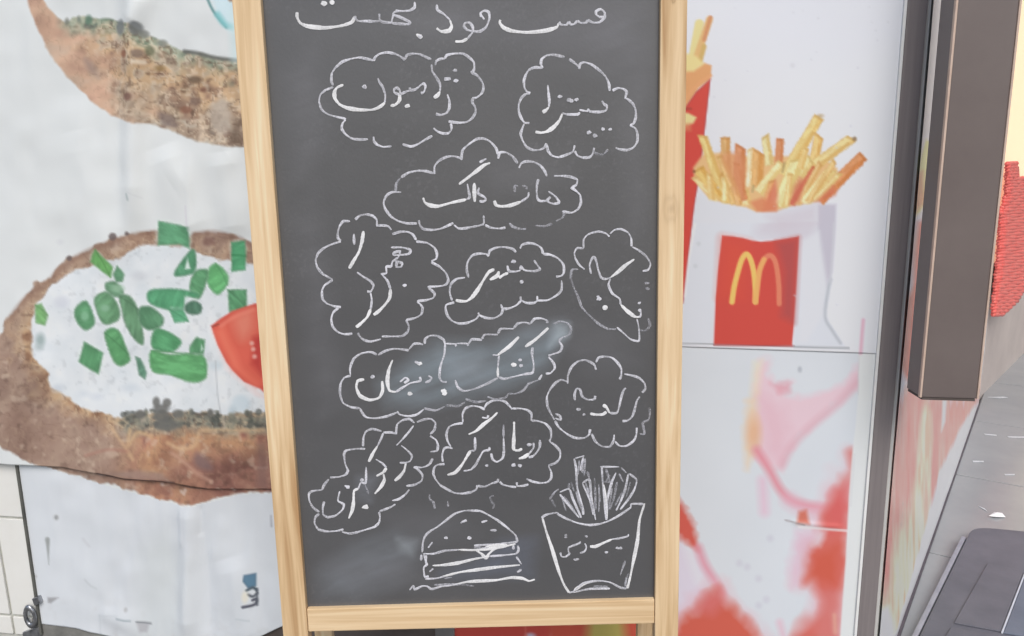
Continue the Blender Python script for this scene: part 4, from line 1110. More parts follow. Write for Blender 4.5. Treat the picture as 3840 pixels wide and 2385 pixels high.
slab_obj('backing_sheet', pb, QN * 0.012, mat_noise('dull_red', (186, 62, 58), (206, 84, 78), 40, 0.6, 0.2), dec, 0)

# ------------------------------------------------------------------ dark doorstep slab
SZ = 0.045
def sg(px, py, z=SZ): return ground(px, py, z)
step = empty('doorstep', tuple(ground(3800, 2300)), label='dark grey doorstep slab with rounded corner at lower right', cat='doorstep')
c0, c1 = sg(3646, 1972), sg(3445, 2385)
ld = c1 - c0; ld /= np.linalg.norm(ld)
rd = sg(3840, 1990) - c0; rd /= np.linalg.norm(rd)
loop = []
for k in range(7):
    t = k / 6
    A, B, C = c0 + ld * 0.05, c0, c0 + rd * 0.05
    loop.append(A * (1 - t) ** 2 + B * 2 * t * (1 - t) + C * t * t)
loop += [c0 + rd * 1.3, c0 + rd * 1.3 + ld * 0.95, c0 + ld * 0.95]
slab_obj('slab_body', loop, (0, 0, -SZ + 0.001), M_SLAB, step, 0.006)
def steptile(name, pts, mat, h=0.004):
    lp = [sg(x, y, SZ + h) for x, y in pts]
    return slab_obj(name, lp, (0, 0, -h + 0.0006), mat, step, 0.0012)
steptile('tread_tile', [(3704, 2112), (3842, 2141), (3836, 2150), (3752, 2366), (3578, 2334)], M_SLAB)
steptile('tread_tile', [(3850, 2146), (3990, 2172), (3940, 2400), (3764, 2372)], M_SLAB2)
steptile('tread_tile', [(3566, 2352), (3748, 2386), (3700, 2520), (3490, 2480)], M_SLAB)
steptile('tread_tile', [(3762, 2390), (3935, 2420), (3900, 2560), (3714, 2524)], M_SLAB2)
steptile('pale_joint', [(3842, 2143), (3848, 2145), (3762, 2371), (3754, 2369)], M_SLABL, 0.0052)
e_a, e_b = c0 + ld * 0.07, c0 + ld * 0.93
lo = np.cross(ld, UP); lo /= np.linalg.norm(lo)
if lo[0] > 0: lo = -lo
slab_obj('edge_nosing', [e_a + lo * 0.002 - UP * 0.004, e_b + lo * 0.002 - UP * 0.004, e_b + lo * 0.002 - UP * 0.042, e_a + lo * 0.002 - UP * 0.042], lo * 0.012, M_SLABE, step, 0.004)

#@@BOARD
# ------------------------------------------------------------------ chalkboard
BD = CAM_M @ np.array([(2314 - CX) / F, (17900 - CY) / F, 1.0]); BD /= np.linalg.norm(BD)   # down along the board
BX = np.array([1.0, 0, 0])
BN = np.cross(BD, BX); BN /= np.linalg.norm(BN)
if BN[1] > 0: BN = -BN                                # towards the viewer
BP = np.array([0, 1.15, H - 0.3])
BX = np.cross(-BD, BN); BX /= np.linalg.norm(BX)
if BX[0] < 0: BX = -BX
def bpix(px, py, off=0.0):
    p = hit(px, py, BP + BN * off, BN) - BP
    return float(p @ BX), float(p @ -BD)
def bpt(x, y, off=0.0):
    return BP + BX * x - BD * y + BN * off
def flr(x, off=0.0):
    """board coordinate y where the board plane meets the floor"""
    p = bpt(x, 0, off); return -(p[2] - 0.0) / (-BD[2])
bx_l0 = (bpix(880, 0)[0] + bpix(1070, 2385)[0]) / 2; bx_l1 = (bpix(990, 0)[0] + bpix(1160, 2385)[0]) / 2
bx_r0 = (bpix(2473, 0)[0] + bpix(2449, 2385)[0]) / 2; bx_r1 = (bpix(2574, 0)[0] + bpix(2535, 2385)[0]) / 2
y_top = bpix(1700, 0)[1] + 0.10
board = empty('chalkboard_sign', tuple(bpt(-0.06, flr(0))), label='wooden framed chalkboard sign with white handwritten Persian menu in clouds', cat='chalkboard')
def bbox(name, x0, x1, y0, y1, o0, o1, mat, bevel=0.0018, parent=board, **kw):
    return slab_obj(name, [bpt(x0, y0, o1), bpt(x1, y0, o1), bpt(x1, y1, o1), bpt(x0, y1, o1)], BN * (o0 - o1), mat, parent, bevel, **kw)
kn = [bpt(*bpix(2520, 4)), bpt(*bpix(2512, 780)), bpt(*bpix(2545, 640))]
M_WOOD_K = mat_wood('pine_upright_knotty', 'z', [(tuple(map(float, kn[0])), 0.011, 0.95), (tuple(map(float, kn[1])), 0.030, 0.36)])
bbox('stile', bx_l0, bx_l1, flr(bx_l0), y_top, -0.012, 0.012, M_WOOD_Z)
bbox('stile', bx_r0, bx_r1, flr(bx_r0), y_top, -0.012, 0.012, M_WOOD_K)
yr = [bpix(1159, 2272)[1], bpix(1162, 2356)[1], bpix(2445, 2236)[1], bpix(2445, 2325)[1]]
slab_obj('bottom_rail', [bpt(bx_l1 + 0.0005, yr[1], 0.010), bpt(bx_r0 - 0.0005, yr[3], 0.010), bpt(bx_r0 - 0.0005, yr[2], 0.010), bpt(bx_l1 + 0.0005, yr[0], 0.010)], -BN * 0.02, M_WOOD_X, board, 0.0018)
bbox('top_rail', bx_l1 + 0.0005, bx_r0 - 0.0005, y_top - 0.05, y_top - 0.002, -0.010, 0.010, M_WOOD_X)
# rear prop legs of the folding stand
for x0, x1 in ((bx_l0 + 0.004, bx_l1 - 0.004), (bx_r0 + 0.004, bx_r1 - 0.004)):
    ta, tb = bpt(x0, y_top - 0.03, -0.016), bpt(x1, y_top - 0.03, -0.016)
    ba, bb = np.array((ta[0], ta[1] + 0.13, 0.0)), np.array((tb[0], tb[1] + 0.13, 0.0))
    slab_obj('rear_leg', [ba, bb, tb, ta], (0, 0.018, 0), M_WOOD_Z, board, 0.0015)
for x in (bx_l0 + 0.02, bx_r1 - 0.02):
    bbox('hinge', x - 0.012, x + 0.012, y_top - 0.06, y_top - 0.004, -0.0155, -0.0125, M_STEEL, 0.0005)

PANEL_OFF = 0.002
def paint_board(P):
    pr = Print(P, (87, 87, 88))
    pr.C += ((fbm(P, 500, 141, 3) - 0.5) * 8)[:, None]
    pr.C += ((fbm(P, 120, 143, 3, 1.6, 0.7) - 0.5) * 5)[:, None]
    i = np.arange(len(P))
    # wiped-off chalk
    def smear(pts, col, soft, a, seed):
        idx_ = pr.box(pts, soft)
        d = sdf(P[idx_], pts)
        m = np.clip(0.5 - d / soft, 0, 1) * (0.2 + 0.7 * fbm(P[idx_], 70, seed, 3, 1.5, 0.8) + 0.6 * fbm(P[idx_] @ np.array([[0.94, 0.34], [-0.34, 0.94]]), 40, seed + 3, 3, 4.0, 0.5)) * a
        pr.put(idx_, col, m)
    smear([(1210, 2150), (1330, 2060), (1480, 2010), (1560, 2030), (1550, 2100), (1470, 2180), (1330, 2240), (1220, 2230)], (128, 134, 140), 110, 0.62, 145)
    smear([(1490, 2020), (1560, 2030), (1545, 2080), (1500, 2060)], (160, 168, 172), 40, 0.6, 147)
    smear([(1420, 1440), (1560, 1330), (1640, 1280), (1840, 1290), (1980, 1230), (2110, 1210), (2120, 1250), (2060, 1370), (1990, 1430), (1760, 1490), (1600, 1530), (1450, 1520)], (132, 144, 151), 70, 0.66, 149)
    smear([(2080, 1215), (2135, 1215), (2130, 1260), (2060, 1300)], (164, 176, 182), 40, 0.8, 151)
    smear([(1650, 1330), (1800, 1330), (1840, 1430), (1700, 1450)], (144, 153, 160), 80, 0.5, 157)
    smear([(1880, 2030), (2010, 2020), (2000, 2160), (1700, 2170), (1650, 2150)], (104, 110, 124), 60, 0.6, 153)
    smear([(1340, 1790), (1420, 1780), (1390, 1880), (1330, 1870)], (128, 132, 140), 40, 0.5, 155)
    for k_, (x_, y_, w_, h_, r_) in enumerate([(1150, 420, 90, 240, 0.3), (1180, 1000, 70, 300, 0.1), (2380, 600, 60, 300, 0.2), (1650, 90, 160, 60, 0.4), (1950, 640, 200, 70, 0.4), (1220, 1400, 70, 160, 0.2), (2250, 1330, 140, 60, 0.3), (1620, 1980, 160, 60, 0.3), (2050, 1220, 220, 50, 0.3), (1420, 2150, 200, 60, 0.5)]):
        smear([(x_ - w_, y_ - h_ * 0.6), (x_ + w_ * r_, y_ - h_), (x_ + w_, y_ + h_ * 0.5), (x_ - w_ * r_, y_ + h_)], (118, 118, 122), 90, 0.3, 161 + k_ * 2)
    dust = np.clip((fbm(P, 9, 171, 2) - 0.66) * 6, 0, 1) * np.clip(fbm(P, 260, 173, 2) - 0.3, 0, 1)
    pr.put(i, (140, 140, 144), dust * 0.35)
    smear([(1700, 60), (2400, 20), (2420, 300), (2200, 200)], (120, 120, 126), 200, 0.4, 159)
    return pr.out()
nx2, ny2 = 300, 440
pxs = np.linspace(bx_l1 + 0.0002, bx_r0 - 0.0002, nx2)
yb2 = min(yr[0], yr[2]) - 0.012
pys = np.linspace(yb2, y_top - 0.045, ny2)
XX, YY = np.meshgrid(pxs, pys)
V = BP + XX.ravel()[:, None] * BX - YY.ravel()[:, None] * BD + BN * PANEL_OFF
idx = np.arange(nx2 * ny2).reshape(ny2, nx2)
ff = np.stack([idx[:-1, :-1], idx[:-1, 1:], idx[1:, 1:], idx[1:, :-1]], -1).reshape(-1, 4).tolist()
panel = mesh_obj('writing_panel', V.tolist(), ff, M_BOARD, None, False, paint_board(project(V)))
child_of(panel, board)
bbox('panel_back', bx_l1 + 0.0006, bx_r0 - 0.0006, yb2 + 0.001, y_top - 0.046, -0.006, 0.0012, M_DARKBASE, 0)
#@@CHALK
STROKE_N = [0]
def chalk(name, T, groups, dots=(), label=None):
    """groups: list of (weight, list of polylines); every drawing is one part on the panel"""
    s, ox, oy = T
    mats = [M_CHALK, M_CHALK_B, M_CHALK_F]
    V, Fc, Mi = [], [], []
    rnd = random.Random(len(name) + int(ox))
    for wt, lines in groups:
        for ln in lines:
            pts = np.array(tr(ln, s, ox, oy))
            p = catmull(pts, 0.16, ten=0.36)
            b = np.array([bpix(x, y, PANEL_OFF) for x, y in p])
            base_w = {'t': 0.0031, 'n': 0.0037, 'b': 0.0051, 'f': 0.0036}[wt]
            mi = {'t': 0, 'n': 0, 'b': 1, 'f': 2}[wt]
            d = np.gradient(b, axis=0)
            L = np.maximum(np.hypot(d[:, 0], d[:, 1]), 1e-9)
            nrm = np.stack([-d[:, 1] / L, d[:, 0] / L], 1)
            n = len(b)
            ph = rnd.uniform(0, 6)
            i0 = len(V)
            STROKE_N[0] = (STROKE_N[0] + 1) % 40
            h0 = PANEL_OFF + 0.0003 + STROKE_N[0] * 0.000012
            for k in range(n):
                w = base_w * (0.86 + 0.22 * math.sin(k * 0.31 + ph) + rnd.uniform(-0.09, 0.09))
                if wt == 'b': w *= 0.72 + 0.36 * math.sin(math.pi * min(max((k / (n - 1)) * 0.9 + 0.08, 0), 1)) 
                if k in (0, n - 1): w *= 0.45
                elif k in (1, n - 2): w *= 0.85
                hh = h0 + 0.00035 * k / n
                for sg_ in (-0.5, 0.0, 0.5):
                    q = b[k] + nrm[k] * w * sg_
                    V.append(bpt(q[0], q[1], hh + (0.0002 if sg_ == 0 else 0)))
            for k in range(n - 1):
                a = i0 + 3 * k
                Fc += [(a, a + 3, a + 4, a + 1), (a + 1, a + 4, a + 5, a + 2)]
                Mi += [mi, mi]
    for dd in dots:
        x, y, r = dd[0], dd[1], dd[2]
        c = bpix(ox + s * x, oy + s * y, PANEL_OFF)
        i0 = len(V); n = 10
        STROKE_N[0] = (STROKE_N[0] + 1) % 40
        h0 = PANEL_OFF + 0.0009 + STROKE_N[0] * 0.000012
        an0 = rnd.uniform(0, 6)
        rr = r * 0.00039
        V.append(bpt(c[0], c[1], h0 + 0.0002))
        for k in range(n):
            an = an0 + 2 * math.pi * k / n
            q = rr * (0.85 + rnd.uniform(-0.2, 0.2))
            V.append(bpt(c[0] + math.cos(an) * q * 1.15, c[1] + math.sin(an) * q * 0.9, h0))
        for k in range(n):
            Fc.append((i0, i0 + 1 + k, i0 + 1 + (k + 1) % n)); Mi.append(0 if r < 10 else 1)
    o = mesh_obj(name, V, Fc, None, None)
    for m in mats: o.data.materials.append(m)
    o.data.polygons.foreach_set('material_index', Mi)
    # face the viewer
    import bmesh
    bm = bmesh.new(); bm.from_mesh(o.data)
    nv = Vector(BN)
    fl_ = [f for f in bm.faces if f.normal.dot(nv) < 0]
    bmesh.ops.reverse_faces(bm, faces=fl_)
    bm.to_mesh(o.data); bm.free()
    o.parent = panel
    o.matrix_parent_inverse = Matrix.Translation(-Vector(board.location))
    o.matrix_parent_inverse = (Matrix.Translation(Vector(board.location)) @ panel.matrix_parent_inverse).inverted() if False else Matrix.Identity(4)
    if label: o['label'] = label
    return o
#@@STROKES
T1 = (0.575, 1000, 0)
chalk('chalk_heading', T1, [
 ('n', [[(2150,100),(2148,75),(2178,60),(2203,80),(2203,115),(2170,145),(2125,147),(2095,130)],[(2150,98),(2175,112),(2200,112)],[(2095,130),(2082,148),(2050,150),(2025,136)],[(2025,136),(2008,156),(1985,160),(1970,142)],[(1970,142),(1955,162),(1920,160),(1905,146)],
        [(1400,112),(1396,85),(1420,70),(1448,80),(1452,125),(1430,178),(1390,205),(1350,205),(1308,195),(1288,172),(1295,150),(1325,150),(1345,180),(1340,215),(1310,252)],[(1400,100),(1420,128)],
        [(1110,30),(1115,65),(1155,92),(1195,130)],
        [(965,12),(965,48),(930,70),(880,73),(840,72)],[(840,74),(824,95),(870,112),(935,145),(928,158),(870,156),(818,148),(826,98)],[(818,148),(760,145),(738,128),(735,90)],[(740,138),(690,140),(655,138),(600,138),(580,122),(575,104)]]),
 ('b', [[(1905,150),(1890,178),(1820,200),(1700,212),(1600,202),(1545,180),(1520,148),(1525,130)],[(1310,252),(1275,270),(1230,272)],[(1195,130),(1206,170),(1190,200),(1140,206),(1108,185)],
        [(575,108),(555,145),(490,168),(380,182),(270,172),(220,150),(200,112),(200,80)],[(975,224),(1000,238),(1012,250)]])],
 [(375,22,11),(428,16,10),(1000,240,8)])
T2 = (0.2875, 1150, 170)
chalk('chalk_cloud', T2, [('n', [
 [(345,525),(325,470),(330,370),(380,290),(470,215),(570,180),(690,160),(800,180),(870,200)],[(870,205),(900,150),(960,110),(1060,95),(1160,115),(1230,150),(1285,195)],[(1285,185),(1310,130),(1390,110),(1480,120),(1570,160),(1625,185)],[(1680,260),(1690,210),(1740,180),(1800,175)],[(1800,175),(1830,130),(1920,110),(2040,110),(2120,160),(2180,220),(2185,300),(2170,340),(2140,350)],[(2140,350),(2220,390),(2290,480),(2305,570),(2280,630),(2220,680),(2160,695)],[(2160,690),(2165,750),(2200,810),(2200,880),(2160,950),(2090,1000),(1990,1010),(1850,995)],[(1880,1020),(1890,1090),(1850,1145),(1780,1150),(1710,1125),(1655,1080)],[(1640,1180),(1550,1230),(1450,1290),(1360,1320),(1250,1290)],[(1110,1315),(1000,1325),(920,1295),(880,1250),(875,1190)],[(800,1225),(690,1230),(590,1215),(510,1160),(460,1090),(470,1020),(510,970)]]),
 ('t', [[(515,960),(400,935),(280,900),(200,840),(165,740),(180,650),(240,590),(350,545)]])])
chalk('chalk_word', T2, [('b', [[(480,515),(400,550),(365,610),(370,690),(430,770),(540,820),(700,842),(860,840),(960,800),(1020,750)],[(1095,790),(1160,775),(1210,720),(1215,645)],[(1740,600),(1710,650),(1660,685)]]),
 ('n', [[(1020,750),(1025,640),(990,540),(950,480),(930,430)],[(1215,645),(1150,620),(1140,580),(1180,555),(1215,590),(1220,635)],[(1220,640),(1300,605),(1350,585),(1345,550)],[(1350,590),(1420,575),(1490,520),(1530,500),(1550,540),(1530,610),(1490,625)],[(1630,250),(1640,340),(1700,430),(1740,510),(1740,600)],[(1835,640),(1860,720),(1860,820),(1820,885),(1750,908),(1685,895)]])],
 [(755,540,9),(1315,790,10),(1935,330,8),(1820,440,9),(1850,440,9),(1950,465,9)])
T3 = (0.2976, 1850, 170)
chalk('chalk_cloud', T3, [('n', [[(900,145),(860,140),(760,120),(670,130),(610,175),(600,240),(625,285)],[(625,285),(520,280),(450,310),(410,370),(385,450),(395,540),(430,590),(465,605)],[(465,605),(400,620),(350,670),(320,750),(325,850),(360,930),(395,975),(455,980)],[(390,985),(360,1060),(345,1120),(370,1200),(420,1280),(500,1320),(590,1315),(650,1280),(670,1235)],[(675,1250),(690,1330),(740,1390),(820,1410),(920,1380),(1000,1340),(1025,1260)],[(1025,1330),(1060,1390),(1130,1415),(1210,1410),(1250,1370),(1270,1290)],[(1540,1290),(1590,1310),(1680,1320),(1760,1290),(1810,1220),(1815,1120),(1790,1050),(1720,1005)],[(1720,1005),(1770,980),(1795,900),(1790,810),(1760,740),(1700,685),(1650,660)],[(1660,660),(1680,590),(1640,550),(1570,540),(1500,570)],[(1465,575),(1455,480),(1410,390),(1330,310),(1240,245),(1150,215),(1095,235),(1080,300)],[(1075,270),(1020,220),(955,175)]]),
 ('f', [[(1270,1350),(1330,1375),(1390,1370),(1445,1310)]])])
chalk('chalk_word', T3, [('n', [[(1365,700),(1400,745),(1430,765),(1420,820),(1340,840),(1220,835),(1195,800)],[(1200,800),(1180,830),(1085,815)],[(1090,845),(1060,870),(930,870),(870,855)],[(685,500),(695,600),(705,700),(700,780)]]),
 ('b', [[(870,860),(830,950),(760,1030),(680,1085),(600,1102),(530,1090)],[(700,780),(660,820),(620,845)]])],
 [(840,650,8),(950,688,9),(1045,685,8),(985,700,8),(1380,1055,8),(1470,1060,7),(1205,1100,9),(1280,1140,9)])
T4 = (0.349, 1400, 480)
chalk('chalk_cloud', T4, [('n', [[(300,690),(200,690),(140,730),(112,800),(130,870),(190,950),(270,1000),(370,1025),(470,1025)],[(490,990),(500,1040),(540,1085),(640,1095),(730,1080),(810,1045),(860,1020)],[(865,1040),(920,1080),(1000,1075),(1130,1050),(1190,1030)],[(1190,1030),(1185,940)],[(1200,1040),(1260,1070),(1350,1080),(1420,1070)],[(2030,895),(2130,910),(2200,870),(2230,800),(2220,720),(2170,670),(2120,640)],[(2130,640),(2180,610),(2190,555),(2120,525),(2040,515),(1940,515)],[(1865,520),(1840,460),(1790,400),(1720,365),(1640,360),(1590,380),(1565,430)],[(1550,380),(1500,310),(1430,265),(1360,265),(1340,330)],[(1340,290),(1320,220),(1260,150),(1190,115),(1110,120),(1020,180),(960,240),(945,345)],[(940,325),(870,305),(790,310),(710,350),(660,410),(655,495)],[(655,490),(570,465),(480,460),(380,480),(300,530)]]),
 ('f', [[(300,530),(250,590),(240,680)],[(1460,1020),(1500,1060),(1580,1085),(1640,1085)],[(1740,1045),(1830,1055),(1920,1030)],[(1960,1000),(2030,965),(2050,920),(2030,890)]])])
chalk('chalk_word', T4, [('b', [[(1000,768),(850,800),(700,840),(610,830),(555,800),(535,750)],[(920,605),(1000,545),(1100,470),(1190,400),(1255,375)],[(1590,790),(1480,830),(1380,842),(1320,828),(1300,780)],[(1085,590),(1086,700),(1090,795)]]),
 ('n', [[(1880,680),(1960,740),(1995,800),(1940,815),(1890,800),(1870,775),(1905,740)],[(1880,780),(1800,785),(1765,760),(1755,680),(1760,600),(1775,550)],[(1670,690),(1660,740),(1590,790)],[(1135,640),(1125,700),(1190,740),(1210,770),(1180,790),(1140,785)],[(1010,600),(1025,680),(1035,745),(1000,768)],[(1140,370),(1215,330)]]),
 ('f', [[(1520,690),(1520,625),(1555,625)],[(1600,622),(1645,630),(1645,660)]])])
T5 = (0.3438, 1150, 780)
chalk('chalk_cloud', T5, [('n', [[(475,145),(400,145),(360,200),(340,270),(345,330),(375,355)],[(375,365),(290,390),(200,430),(130,490),(100,570),(120,650),(180,720),(285,780)],[(285,785),(200,840),(170,900),(175,990),(220,1040),(300,1070),(375,1080)],[(350,1085),(290,1140),(270,1210),(285,1290),(340,1350),(410,1375),(500,1370)],[(560,1360),(580,1400),(630,1440),(700,1455),(810,1430)],[(820,1400),(930,1400),(1040,1395),(1100,1350),(1115,1290),(1085,1220)],[(1085,1220),(1180,1200),(1250,1160),(1265,1090),(1240,1050),(1205,1020)],[(1205,1015),(1300,1005),(1380,980),(1395,930),(1330,870)],[(1320,860),(1420,855),(1510,840),(1545,790),(1520,710),(1450,640),(1360,590)],[(1360,580),(1415,550),(1420,490),(1390,430),(1310,380),(1195,365)],[(1195,350),(1160,290),(1100,260),(1020,260),(935,285)],[(925,240),(890,200),(830,190),(760,195)],[(765,200),(765,130),(720,85),(650,70),(580,85),(530,125)]])])
chalk('chalk_word', T5, [('n', [[(920,430),(1040,430),(1130,455),(1110,500),(960,515),(950,490),(1020,470),(1000,540)],[(1000,540),(940,580),(925,640)],[(960,580),(1040,600),(1030,640),(980,640),(985,590)],[(930,640),(870,640),(870,710),(810,720)],[(820,725),(880,790),(915,880)],[(550,700),(620,750),(700,800),(730,850),(700,910),(660,910)],[(695,920),(710,1000),(700,1100)],[(515,280),(520,400)]]),
 ('b', [[(915,880),(905,980),(850,1060),(780,1130),(730,1165)],[(700,1100),(660,1190),(590,1260),(540,1300)],[(620,250),(605,360),(570,480),(510,580),(465,660)]])],[(1070,845,8)])
T6 = (0.345, 1640, 820)
chalk('chalk_cloud', T6, [('n', [[(340,640),(320,560),(330,470),(380,400),(450,380),(530,385),(555,410)],[(555,410),(570,350),(640,315),(740,310),(820,330),(855,365)],[(900,325),(920,285),(990,265),(1070,280),(1130,320),(1150,380)],[(1150,385),(1220,390),(1310,430),(1370,500),(1375,580),(1350,620),(1290,630)],[(1350,670),(1350,770),(1300,830),(1200,885),(1090,890)],[(1085,840),(1085,890),(1050,915),(970,915),(910,885),(905,845)],[(910,890),(860,940),(780,975),(710,980)],[(690,930),(710,990),(690,1040),(620,1080),(540,1080),(460,1050),(445,1020)],[(450,1050),(420,1090),(330,1130),(240,1140),(160,1110),(110,1050),(90,980),(100,935),(185,910)],[(160,890),(135,800),(150,710),(210,655),(300,640)]])])
chalk('chalk_word', T6, [('n', [[(1050,450),(1090,510),(1115,550),(1050,570),(950,560),(910,520),(905,555)],[(905,560),(850,575),(780,570),(760,510)]]),
 ('b', [[(770,590),(720,610),(670,645)],[(670,570),(650,620),(570,665)],[(620,550),(560,580),(500,670),(440,770),(380,850),(320,895),(250,895),(200,885)]])],[(825,465,9),(915,685,8)])
chalk('chalk_cloud', T6, [('t', [[(1590,325),(1520,320),(1490,370),(1500,430),(1540,500),(1600,550)],[(1590,320),(1590,230),(1640,170),(1750,140),(1830,160),(1870,195)],[(1875,165),(1930,120),(2000,115),(2070,150),(2105,210),(2110,300)],[(2115,305),(2190,345),(2270,410),(2315,490),(2290,555),(2230,570)],[(1950,1180),(2020,1240),(2100,1310),(2190,1325),(2190,1200),(2170,1090)]]),
 ('f', [[(1530,550),(1465,555),(1450,640),(1480,740),(1530,850),(1570,960),(1650,1050),(1750,1140),(1850,1195),(1940,1200)],[(2190,1210),(2260,1215),(2310,1160),(2290,1080)],[(2250,700),(2305,700)],[(2260,755),(2305,765)]])])
chalk('chalk_word', T6, [('n', [[(1670,600),(1655,500),(1690,420),(1720,440),(1750,560),(1780,640),(1830,655),(1880,640)],[(1880,650),(1860,720),(1900,810),(1980,870),(1990,930)],[(2185,1005),(2205,990),(2210,1050),(2190,1070)]]),
 ('b', [[(1880,640),(1960,580),(2040,510),(2140,440)],[(1990,930),(2060,1000),(2140,1060),(2190,1070)]])],[(1755,870,9),(1820,965,11),(2195,915,7),(1745,845,6)])
T7 = (0.3943, 1240, 1160)
chalk('chalk_cloud', T7, [('n', [[(190,630),(185,560),(220,470),(290,420),(380,405),(440,430)],[(450,435),(520,395),(600,375),(680,380),(745,390)],[(745,380),(790,330),(840,325),(880,335)],[(895,330),(900,280),(950,250),(1020,255),(1075,290),(1090,340)],[(1095,325),(1180,330),(1195,350)],[(1195,325),(1290,325),(1310,345)],[(1310,330),(1345,285),(1440,290)],[(1440,280),(1470,240),(1590,240)],[(1590,230),(1620,185),(1740,185)],[(1740,180),(1780,135),(1850,125),(1900,140)],[(1900,135),(1940,90),(2000,85),(2055,105),(2060,130)],[(2170,300),(2200,350),(2180,400),(2100,430),(2070,440)],[(2070,450),(2120,510),(2130,560),(2090,605),(2045,610)],[(2010,620),(1980,670)],[(885,950),(820,1000),(740,1015),(660,1000),(630,970)],[(630,980),(540,1015),(430,1035),(340,1025),(300,980),(280,940)],[(280,940),(200,930),(120,890),(90,800),(95,710),(130,650),(190,630)]]),
 ('f', [[(2120,140),(2180,115),(2250,130),(2285,180),(2270,240),(2200,270),(2170,300)],[(1980,670),(1900,700),(1870,710)],[(1880,710),(1830,770),(1760,800),(1690,800)],[(1690,800),(1660,840),(1570,855),(1490,830)],[(1480,870),(1380,880),(1280,850)],[(1280,880),(1210,920),(1090,910)],[(1090,920),(1000,960),(890,940)]])])
chalk('chalk_word', T7, [('b', [[(320,665),(260,680),(245,740),(280,820),(370,860),(460,840),(495,770),(490,680)],[(590,480),(555,570),(540,680),(560,770),(620,785)],[(1590,435),(1620,410),(1700,350),(1790,260)],[(1850,355),(1930,300),(2000,240),(2070,175)],[(1590,550),(1590,640)]]),
 ('n', [[(620,785),(690,740),(760,700),(850,680),(850,640)],[(660,690),(710,650),(740,670),(700,700)],[(930,630),(960,650),(940,680),(900,695)],[(1090,330),(1080,430),(1045,540),(1035,640),(1060,685),(1105,690)],[(1185,670),(1210,740),(1270,775),(1370,755),(1500,700),(1590,650)],[(1540,435),(1590,435)],[(1600,440),(1590,550)],[(1590,640),(1650,660),(1740,640),(1850,615),(1920,600),(1930,520),(1915,430),(1920,360)],[(800,495),(850,515)]])],
 [(400,640,9),(845,515,10),(755,798,10),(1078,775,11),(1085,800,10),(1740,525,10),(1810,535,8),(1800,480,7)])
T8 = (0.291, 1980, 1280)
chalk('chalk_cloud', T8, [('n', [[(510,545),(515,440),(560,330),(640,260),(730,240),(810,270),(860,310),(875,365)],[(875,270),(910,210),(990,195),(1080,210),(1150,270),(1200,350),(1200,440),(1180,490)],[(1240,420),(1340,440),(1430,470),(1500,540),(1510,610),(1470,660)],[(505,520),(430,495),(360,530),(290,610),(245,710),(250,830),(290,920),(340,1010)],[(350,930),(410,960),(420,1010),(350,990)],[(345,1020),(400,1110),(500,1190),(600,1240),(720,1245),(785,1200),(800,1130)],[(820,1190),(870,1290),(950,1350),(1050,1355),(1100,1280),(1110,1200)],[(1120,1290),(1180,1345),(1270,1345),(1360,1280),(1395,1200),(1400,1110)]]),
 ('f', [[(1440,1190),(1500,1190),(1480,1050),(1550,1010),(1570,930),(1560,850)]])])
chalk('chalk_word', T8, [('n', [[(605,760),(600,680),(625,610),(670,620),(700,710),(770,750),(850,745),(870,700)],[(1050,920),(1140,925),(1170,860),(1200,720),(1230,630),(1260,600)],[(1440,710),(1400,770),(1370,890),(1340,970),(1280,1020),(1215,1025)]]),
 ('b', [[(800,930),(870,942),(960,940),(1010,905)],[(965,815),(1010,850),(1050,920)]])],[(650,875,8),(720,940,6)])
T9 = (0.3241, 1130, 1540)
chalk('chalk_cloud', T9, [('n', [[(740,440),(640,440),(520,460),(495,510),(510,620),(540,690),(510,740),(430,765),(335,770)],[(320,790),(270,850),(240,915)],[(240,915),(130,930),(90,960),(95,1040),(140,1120),(210,1170)],[(210,1190),(165,1230),(155,1300),(200,1370),(300,1395),(400,1390),(490,1370)],[(470,1400),(560,1420),(660,1400),(760,1370),(850,1340),(900,1290),(910,1220),(900,1170)],[(900,1165),(970,1140),(1040,1110),(1090,1080)],[(1050,1040),(1130,1020),(1200,970),(1250,910)],[(1215,870),(1310,855),(1390,810),(1400,740),(1350,680),(1300,650)],[(1300,650),(1400,655),(1480,620),(1520,550)],[(1490,475),(1570,460),(1580,400),(1560,340),(1490,290)],[(1490,270),(1540,220),(1550,140),(1500,95),(1420,100),(1340,130)],[(1310,140),(1250,95),(1170,110),(1110,160),(1095,270)],[(1110,270),(1040,250),(950,250)],[(930,235),(820,210),(750,240),(720,310),(715,410)]])])
chalk('chalk_word', T9, [('t', [[(1300,170),(1240,250),(1160,340),(1100,400)],[(1155,400),(1230,460),(1280,520),(1260,580),(1200,600),(1140,600)],[(860,560),(940,610),(985,660)],[(950,255),(920,330),(880,410)]]),
 ('b', [[(1210,600),(1190,690),(1140,760),(1080,810)],[(880,410),(830,490),(780,590)],[(985,660),(950,710),(870,755)],[(950,730),(960,800),(920,880),(850,960)],[(660,900),(610,930),(605,1050),(590,1150),(550,1245)]]),
 ('n', [[(750,650),(745,830),(690,830),(660,900)],[(445,930),(425,1040),(490,1080),(480,1140),(400,1210),(310,1230),(255,1200),(250,1120),(265,1050)],[(500,865),(555,890)]]),
 ('f', [[(740,860),(780,960)]])],[(540,880,9),(740,1110,13),(700,800,8)])
T10 = (0.2645, 1580, 1480)
